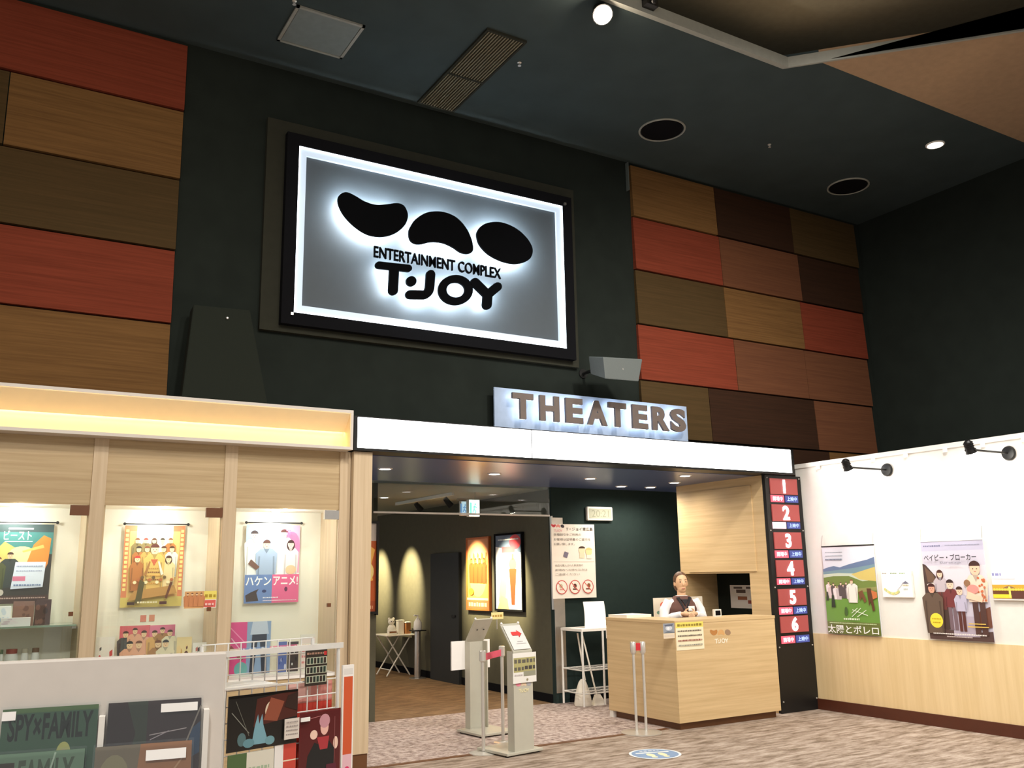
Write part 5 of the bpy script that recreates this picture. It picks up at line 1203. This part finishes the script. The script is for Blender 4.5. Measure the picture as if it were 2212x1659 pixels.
# ------------------------------------------------------------------ person behind the counter
PL = Vector((7.09, 8.1, 0)); W = Matrix.Translation(PL) @ Matrix.Rotation(RD(-24), 4, 'Z')
pt = thing('person', 'person in a white shirt and brown vest standing behind the ticket counter', 'person', PL, RD(-24))
def V(*p): return W @ Vector(p)
def fused(name, mb, m, voxel, parent, sm=4):
    me = bpy.data.meshes.new('tmp'); me.from_pydata([tuple(p) for p in mb.v], [], mb.f); me.update()
    o = bpy.data.objects.new('tmp', me); COL.objects.link(o)
    md = o.modifiers.new('r', 'REMESH'); md.mode = 'VOXEL'; md.voxel_size = voxel
    s_ = o.modifiers.new('s', 'SMOOTH'); s_.iterations = sm; s_.factor = .5
    bpy.context.view_layer.update()
    me2 = bpy.data.meshes.new_from_object(o.evaluated_get(bpy.context.evaluated_depsgraph_get()))
    bpy.data.objects.remove(o)
    b = MB(); b.v = [v.co.copy() for v in me2.vertices]; b.f = [list(p.vertices) for p in me2.polygons]; b.mi = [0] * len(b.f); b.c = [None] * len(b.f)
    bpy.data.meshes.remove(me2)
    ob = b.build(name, m, parent)
    for p in ob.data.polygons: p.use_smooth = True
    return ob
def ballW(b, c, r, n=16):
    i0 = len(b.v); b.ball((0, 0, 0), r, n); R3 = W.to_3x3(); cw = V(*c)
    for i in range(i0, len(b.v)): b.v[i] = R3 @ b.v[i] + cw
HZ = 1.405
b = MB()
ballW(b, (0, -.01, HZ + .01), (.072, .088, .10), 22); ballW(b, (0, -.03, HZ - .06), (.05, .055, .055), 18)
ballW(b, (0, -.098, HZ - .02), (.012, .018, .016), 10); b.tube([V(0, -.088, HZ + .02), V(0, -.104, HZ - .015)], [.008, .012], 8)
ballW(b, (0, -.082, HZ - .062), (.024, .012, .009), 10)
for s_ in (-1, 1): ballW(b, (.074 * s_, .0, HZ - .01), (.012, .02, .028), 10)
b.tube([V(0, .0, 1.20), V(0, -.005, HZ - .07)], [.055, .046], 14)
b.loft([(0, 0, .82, .15, .10), (0, 0, .9, .155, .105), (0, 0, 1.0, .125, .09), (0, 0, 1.12, .15, .10), (0, 0, 1.2, .15, .085), (0, 0, 1.245, .09, .06)], 20, M=W)
hands = []
for s_ in (-1, 1):
    b.tube([V(.155 * s_, 0, 1.205), V(.205 * s_, .0, 1.09), V(.225 * s_, -.03, .985)], [.045, .042, .036], 12)
    b.tube([V(.225 * s_, -.03, .985), V(.15 * s_, -.17, 1.04), V(.07 * s_, -.255, 1.075)], [.036, .030, .022], 12)
    wv = Vector((.07 * s_, -.255, 1.075)); dr_ = Vector((-.75 * s_, -.6, -.1)).normalized(); sd = Vector((0, 0, 1)); pc = wv + dr_ * .045
    b.tube([V(*wv), V(*(wv + dr_ * .03)), V(*(wv + dr_ * .075))], [.022, .030, .026], 10)
    for f_, (ln, of) in enumerate(((.062, .027), (.07, .009), (.066, -.009), (.05, -.026))):
        k0 = wv + dr_ * .07 + sd * of; k1 = k0 + dr_ * ln * .5 + Vector((0, -.006, -.008)); k2 = k1 + (dr_ + Vector((.2 * s_, .3, -.35))).normalized() * ln * .5
        b.tube([V(*k0), V(*k1), V(*k2)], [.0095, .0088, .0075], 8)
    k0 = wv + dr_ * .02 + sd * .02; b.tube([V(*k0), V(*(k0 + sd * .03 + dr_ * .02)), V(*(k0 + sd * .042 + dr_ * .05))], [.012, .010, .008], 8)
    b.tube([V(.08 * s_, 0, .86), V(.085 * s_, -.01, .45), V(.085 * s_, .015, .09)], [.08, .052, .036], 12); b.tube([V(.085 * s_, .03, .05), V(.09 * s_, -.14, .035)], [.04, .034], 10)
body = fused('body', b, M['skin'], .0055, pt, 3)
b = MB()
b.loft([(0, 0, .86, .163, .113), (0, 0, .95, .145, .105), (0, 0, 1.02, .138, .10), (0, 0, 1.12, .162, .11), (0, 0, 1.2, .163, .095), (0, 0, 1.245, .10, .068), (0, 0, 1.268, .064, .058)], 22, M=W)
for s_ in (-1, 1):
    b.tube([V(.145 * s_, 0, 1.21), V(.21 * s_, .0, 1.10), V(.235 * s_, -.03, .985)], [.056, .058, .05], 14); b.tube([V(.235 * s_, -.03, .98), V(.16 * s_, -.17, 1.04), V(.085 * s_, -.243, 1.068)], [.052, .045, .034], 14)
fused('shirt', b, M['shirt'], .008, pt, 4)
b = MB(); b.loft([(0, 0, .84, .172, .122), (0, 0, .95, .155, .116), (0, 0, 1.02, .148, .111), (0, 0, 1.12, .172, .128), (0, 0, 1.19, .150, .116), (0, 0, 1.245, .108, .086), (0, 0, 1.262, .085, .072)], 22, M=W)
fused('vest', b, M['vest'], .009, pt, 3)
b = MB()
for s_ in (-1, 1): b.hexa([V(.0, -.140, 1.10), V(.016 * s_, -.140, 1.10), V(.085 * s_, -.098, 1.245), V(.055 * s_, -.104, 1.252)], [V(.0, -.11, 1.10), V(.016 * s_, -.11, 1.10), V(.085 * s_, -.07, 1.245), V(.055 * s_, -.07, 1.252)])
b.hexa([V(-.04, -.122, 1.225), V(.04, -.122, 1.225), V(.0, -.138, 1.15)], [V(-.04, -.08, 1.225), V(.04, -.08, 1.225), V(0, -.11, 1.15)]); b.build('neck_scarf', M['dkcloth'], pt)
b = MB(); b.hexa([V(.03, -.142, 1.10), V(.105, -.130, 1.10), V(.105, -.130, 1.15), V(.03, -.140, 1.15)], [V(.03, -.115, 1.10), V(.105, -.10, 1.10), V(.105, -.10, 1.15), V(.03, -.115, 1.15)]); b.build('name_tag', M['paper'], pt)
b = MB(); ballW(b, (0, .012, HZ + .03), (.084, .096, .10), 20); ballW(b, (0, .03, HZ - .02), (.08, .075, .09), 18); ballW(b, (0, .10, HZ + .03), (.04, .04, .04), 14)
for i in range(len(b.v)):
    p = W.inverted() @ b.v[i]
    if p.y < -.035 and p.z < HZ + .062: p.y = -.035 + (p.y + .035) * .05; b.v[i] = W @ p
fused('hair', b, M['hair'], .008, pt, 2)
b = MB()
for s_ in (-1, 1): ballW(b, (.03 * s_, -.086, HZ + .012), (.011, .006, .006), 10)
b.build('eyes', M['black'], pt, True)
b = MB()
for s_ in (-1, 1): b.tube([V(.016 * s_, -.091, HZ + .034), V(.044 * s_, -.08, HZ + .036)], .003, 6)
b.build('eyebrows', M['hair'], pt)
b = MB(); ballW(b, (0, -.089, HZ - .062), (.02, .006, .005), 10); b.build('lips', mat('lips', C(196, 110, 100), .5), pt)
b = MB(); b.loft([(0, 0, .78, .165, .115), (0, 0, .9, .165, .115)], 18, M=W)
for s_ in (-1, 1): b.tube([V(.082 * s_, 0, .86), V(.088 * s_, -.01, .45), V(.088 * s_, .015, .07)], [.095, .075, .06], 14)
fused('trousers', b, M['dkcloth'], .011, pt, 3)
b = MB()
for s_ in (-1, 1): b.tube([V(.087 * s_, .06, .05), V(.09 * s_, -.05, .05), V(.092 * s_, -.16, .035)], [.046, .05, .034], 12)
for i in range(len(b.v)): b.v[i].z = max(b.v[i].z, 0.0)
b.build('shoes', M['black'], pt, True)

# ------------------------------------------------------------------ foreground: file gondola and wire rack
GU = Vector((.985, -.172, 0)).normalized(); GN = Vector((-GU.y * -1, GU.x * -1, 0))     # along the panel / towards the viewer
GN = Vector((-.172, -.985, 0)).normalized()
GO = Vector((.14, 3.50, 0))
GE = P(488, 1408, Y=3.06); 
glen = 0.705
gx0 = -1.9
rot = math.atan2(GU.y, GU.x)
t = thing('display_gondola', 'pale greige display fixture with file pockets at the lower left corner', 'display rack', GO, rot)
W = WM[t.name]
zg1 = 1.293
MB().box((gx0, -.01, .04), (glen, .045, zg1), M=W).build('back_board', M['greige'], t, bevel=.006)
MB().box((gx0, -.5, 0), (glen, .03, .06), M=W).build('base', M['greige'], t)
MB().box((gx0, -.3, .06), (glen - .02, -.02, .62), M=W).build('lower_body', M['greige'], t)
MB().box((gx0, -.145, .742), (glen - .03, -.012, .752), M=W).build('pocket_shelf', M['acryl'], t)
for xs in (-.012, .318, .645):
    MB().box((xs - .009, -.06, .85), (xs + .009, -.012, 1.11), M=W).build('divider', M['white'], t)
def sleeve(name, label, xa, xb_, za, zb, ya, yb, fn, base, thick=.004):
    # stands tilted back in the pocket: foot at depth ya, head at depth yb
    o_ = W @ Vector((xa, ya, za)); u_ = (W.to_3x3() @ Vector((xb_ - xa, 0, 0))); v_ = W.to_3x3() @ Vector((0, yb - ya, zb - za))
    t_ = thing(name, label, 'clear file', o_, 0, 'picture files in the pockets')
    a = Art(o_, u_, v_, thick, base=base); fn(a); a.build('printed_file', t_, M['gloss'])
    # clear sleeve a little larger
    n_ = a.n; p = lambda x, y, d: o_ + u_ * x + v_ * y + n_ * d
    MB().hexa([p(-.02, -.02, .006), p(1.02, -.02, .006), p(1.02, 1.03, .006), p(-.02, 1.03, .006)], [p(-.02, -.02, .008), p(1.02, -.02, .008), p(1.02, 1.03, .008), p(-.02, 1.03, .008)]).build('clear_sleeve', M['acryl'], t_)
    return t_, a
def strip(t_, a, x0, y0, x1, y1): # white hang tag
    p = lambda x, y, d: a.o + a.u * x + a.v * y + a.n * d
    MB().hexa([p(x0, y0, .009), p(x1, y0, .009), p(x1, y1, .009), p(x0, y1, .009)], [p(x0, y0, .0105), p(x1, y0, .0105), p(x1, y1, .0105), p(x0, y1, .0105)]).build('paper_tag', M['paper'], t_)
def art_green(a):
    a.rect(0, 0, 1, 1, (66, 98, 76)); a.rect(0, .94, 1, 1, (84, 112, 70)); a.text('SPY×FAMILY', .07, .60, .95, .93, (26, 38, 32), .03); a.ell(.66, .42, .075, .14, (196, 196, 120)); a.ell(.66, .38, .05, .09, (206, 186, 140)); a.ell(.66, .2, .1, .12, (126, 140, 90))
t_, a = sleeve('picture_file', 'dark green lettered file standing in the upper left pocket', .022, .304, .90, 1.146, -.055, -.02, art_green, (70, 100, 80)); strip(t_, a, .0, .86, .14, .97)
def art_darkfig(a):
    a.rect(0, 0, 1, 1, (62, 48, 50)); a.rect(0, 0, .42, 1, (58, 66, 54)); a.poly([(.0, .0), (.2, 0), (.3, .6), (.2, 1), (0, 1)], (52, 40, 40)); a.ell(.1, .24, .05, .18, (150, 130, 110)); a.poly([(.85, .2), (1, .3), (1, .7), (.9, .6)], (58, 80, 108)); a.line(.45, .56, .85, .62, .012, (190, 176, 176)); a.line(.46, .5, .66, .6, .012, (180, 166, 170)); a.line(.74, .1, 1, .9, .02, (150, 140, 130)); a.poly([(.5, .0), (.8, .1), (.7, .5), (.5, .4)], (80, 58, 58))
t_, a = sleeve('picture_file', 'dark brown and blue file standing in the upper right pocket', .334, .628, .90, 1.146, -.055, -.02, art_darkfig, (70, 60, 60)); strip(t_, a, .56, .84, .96, .95)
def art_green2(a):
    a.rect(0, 0, 1, 1, (112, 140, 116)); a.text('FAMILY', .34, .60, .90, .92, (70, 86, 66), .03); a.ell(.18, .6, .13, .26, (170, 150, 116)); a.rect(.04, .82, .3, .9, (60, 50, 40)); a.poly([(0, .0), (.4, 0), (.36, .36), (0, .4)], (84, 96, 76)); a.line(.5, .02, .7, .98, .02, (176, 196, 176))
t_, a = sleeve('picture_file', 'pale green lettered file in the lower left pocket, in front', -.01, .275, .755, 1.018, -.125, -.075, art_green2, (120, 150, 124))
def art_tan(a):
    a.rect(0, 0, 1, 1, (170, 120, 84)); a.poly([(0, 0), (.5, 0), (.42, .5), (.46, 1), (0, 1)], (130, 118, 100)); a.ell(.2, .6, .16, .3, (150, 142, 112)); a.poly([(.55, .0), (1, .3), (1, .5), (.7, .3)], (150, 92, 56)); a.line(.5, .2, .9, .8, .02, (196, 156, 120))
t_, a = sleeve('picture_file', 'tan brown file in the lower right pocket, in front', .306, .602, .755, 1.018, -.125, -.075, art_tan, (160, 120, 90)); strip(t_, a, .52, .8, .94, .92)

# wire rack
RO = P(490, 1400, Y=3.70); RU = Vector((.966, .26, 0)).normalized()
RO = Vector((1.0, 4.06, 0)); RU = Vector((.97, .24, 0)).normalized()
rot = math.atan2(RU.y, RU.x); rl = .57
t = thing('wire_display_rack', 'white wire grid display rack with hanging files beside the gondola', 'display rack', RO, rot)
W = WM[t.name]
for x in (0, rl):
    for y in (0, .22): MB().tube([W @ Vector((x, y, .0)), W @ Vector((x, y, 1.255 if y else 1.225))], .009, 8).build('post', M['wire'], t)
b = MB()
for i in range(1, 9): b.tube([W @ Vector((rl * i / 9, .22, .5)), W @ Vector((rl * i / 9, .22, 1.26))], .003, 6)
for i in range(12): b.tube([W @ Vector((0, .22, .5 + .069 * i)), W @ Vector((rl, .22, .5 + .069 * i))], .003, 6)
b.build('wire_grid', M['wire'], t)
b = MB()
for i in range(0, 7): b.tube([W @ Vector((rl * (.44 + .56 * i / 6), .004, .5)), W @ Vector((rl * (.44 + .56 * i / 6), .004, 1.08))], .003, 6)
for i in range(10): b.tube([W @ Vector((rl * .44, .004, .5 + .065 * i)), W @ Vector((rl, .004, .5 + .065 * i))], .003, 6)
b.build('wire_grid', M['wire'], t)
MB().box((-.01, -.01, 1.225), (rl + .02, .24, 1.232), M=W).build('clear_top_tray', M['acryl'], t)
b = MB(); b.box((-.01, -.012, 1.22), (rl + .02, -.004, 1.245), M=W); b.build('top_lip', M['wire'], t)
MB().box((-.005, -.01, 1.085), (rl * .44, .20, 1.093), M=W).build('upper_shelf', M['wire'], t)
MB().box((0, 0, .48), (rl, .22, .49), M=W).build('lower_shelf', M['wire'], t)
MB().box((-.005, -.006, .06), (rl + .005, .226, .09), M=W).build('base_frame', M['wire'], t)
def onrack(name, label, cat, x0, x1, z0, z1, y, fn, base, m=None, d=.004, tagm=None, grp=None, tilt=0):
    o_ = W @ Vector((x0, y, z0)); a = Art(o_, W.to_3x3() @ Vector((x1 - x0, tilt, 0)), Vector((0, 0, z1 - z0)), d, base=base); fn(a)
    return tag(a.build(name, None, m), label, cat, grp)
def art_rabbit(a):
    a.rect(0, 0, 1, 1, (40, 38, 36)); a.poly([(.36, .4), (1, .5), (1, 1), (.4, .9)], (84, 46, 40)); a.ell(.62, .66, .1, .18, (226, 206, 180)); a.poly([(.5, .5), (.7, .45), (.8, .8), (.6, .9)], (150, 84, 64)); a.poly([(.34, .08), (.58, .08), (.5, .42), (.48, .62), (.44, .44), (.42, .62), (.38, .42)], (126, 172, 186)); a.ell(.2, .2, .06, .12, (90, 120, 124)); a.ell(.3, .12, .08, .08, (106, 150, 160)); a.ell(.6, .12, .07, .08, (116, 160, 170)); a.line(.05, .7, .3, .3, .015, (140, 140, 130)); a.line(.1, .9, .3, .25, .012, (110, 110, 100)); a.rect(0, .96, 1, 1, (20, 20, 20)); a.poly([(.8, .7), (1, .6), (1, .95), (.85, .9)], (60, 44, 40))
onrack('picture_file', 'dark file with pale blue shapes hanging on the wire rack', 'clear file', .012, .345, .835, 1.06, -.022, art_rabbit, (50, 44, 40), M['gloss'])
def art_tag(a): a.rect(0, 0, 1, 1, (226, 216, 206)); [a.dash(.1, .9, .2 + .2 * i, .07, (160, 150, 146), i) for i in range(4)]
onrack('paper_price_tag', 'small beige price tag at the lower right corner of the dark hanging file', 'tag', .275, .348, .855, .94, -.036, art_tag, (230, 220, 210), None, .003)
def art_redfig(a):
    a.rect(0, 0, 1, 1, (104, 34, 36)); a.rect(.02, .02, .98, .98, (92, 34, 36)); a.poly([(.12, 0), (.92, 0), (.84, .5), (.72, .6), (.5, .56), (.36, .6), (.2, .44)], (34, 36, 38)); a.poly([(.42, .66), (.5, .5), (.68, .5), (.72, .66)], (176, 60, 66)); a.ell(.6, .78, .1, .1, (240, 190, 176)); a.ell(.6, .86, .13, .09, (206, 150, 160)); a.ell(.34, .7, .09, .06, (246, 210, 190)); a.ell(.88, .56, .06, .08, (246, 210, 190)); a.line(.12, .9, .5, .93, .008, (190, 120, 120)); a.line(.85, .2, .85, .9, .008, (150, 90, 90)); a.poly([(.62, .0), (.92, .0), (.9, .3), (.66, .3)], (96, 40, 56))
onrack('picture_file', 'dark red file with a black clothed shape hanging lower on the wire rack', 'clear file', .36, .575, .62, .955, -.022, art_redfig, (96, 34, 36), M['gloss'])
tag(MB().box((.358, -.034, .918), (.405, -.029, .935), M=W).build('paper_price_tag', M['paper']), 'tiny white tag at the top left of the dark red file', 'tag')
def art_red(a): a.rect(0, 0, 1, 1, (206, 66, 52)); a.rect(0, .85, 1, 1, (226, 150, 140)); a.poly([(0, .85), (.5, .9), (.5, 1), (0, 1)], (240, 190, 180))
onrack('picture_board', 'plain red board behind the wires of the display rack', 'board', .33, .56, .5, 1.075, .03, art_red, (206, 66, 52))
def art_pack(a):
    a.rect(0, 0, 1, 1, (52, 42, 34)); a.dash(.06, .94, .88, .06, (170, 130, 110), 2); a.rect(.84, .84, .97, .95, (196, 50, 50))
    for r_ in range(3):
        a.rect(.03, .08 + .26 * r_, .97, .28 + .26 * r_, (196, 200, 176)); [a.rect(.06 + .15 * i, .10 + .26 * r_, .17 + .15 * i, .26 + .26 * r_, ((40, 60, 50), (60, 46, 40), (30, 40, 36))[(i + r_) % 3]) for i in range(6)]
onrack('product_list_card', 'dark card with three rows of small pictures clipped on the wire rack', 'card', .385, .50, 1.065, 1.22, -.014, art_pack, (60, 50, 40), None, .003)
def art_orange2(a): a.rect(.1, .1, .9, .9, (214, 92, 52)); a.rect(.1, .1, .9, .24, (236, 190, 200)); a.rect(.1, .92, .9, .97, (230, 226, 220)); a.ell(.5, .12, .2, .02, (226, 60, 110))
onrack('side_panel_card', 'narrow white framed orange panel at the right end of the wire rack', 'panel', .59, .652, .62, 1.14, -.012, art_orange2, (248, 244, 238), None, .012)
def art_green3(a): a.rect(0, 0, 1, 1, (84, 110, 70)); a.rect(.4, 0, 1, 1, (226, 222, 206)); a.dash(.45, .9, .7, .06, (170, 190, 160), 3); a.ell(.2, .4, .12, .3, (60, 90, 56))
onrack('picture_file', 'green and white file low on the wire rack under the dark one', 'clear file', .02, .235, .58, .825, -.022, art_green3, (90, 116, 76), M['gloss'])
onrack('picture_board', 'small white board with red corner right of the green and white file', 'board', .24, .345, .58, .845, -.020, lambda a: a.rect(0, 0, 1, 1, (244, 240, 236)).rect(.4, .5, 1, .96, (206, 74, 60)).line(.4, .7, 1, .7, .02, (240, 220, 190)), (244, 240, 236))
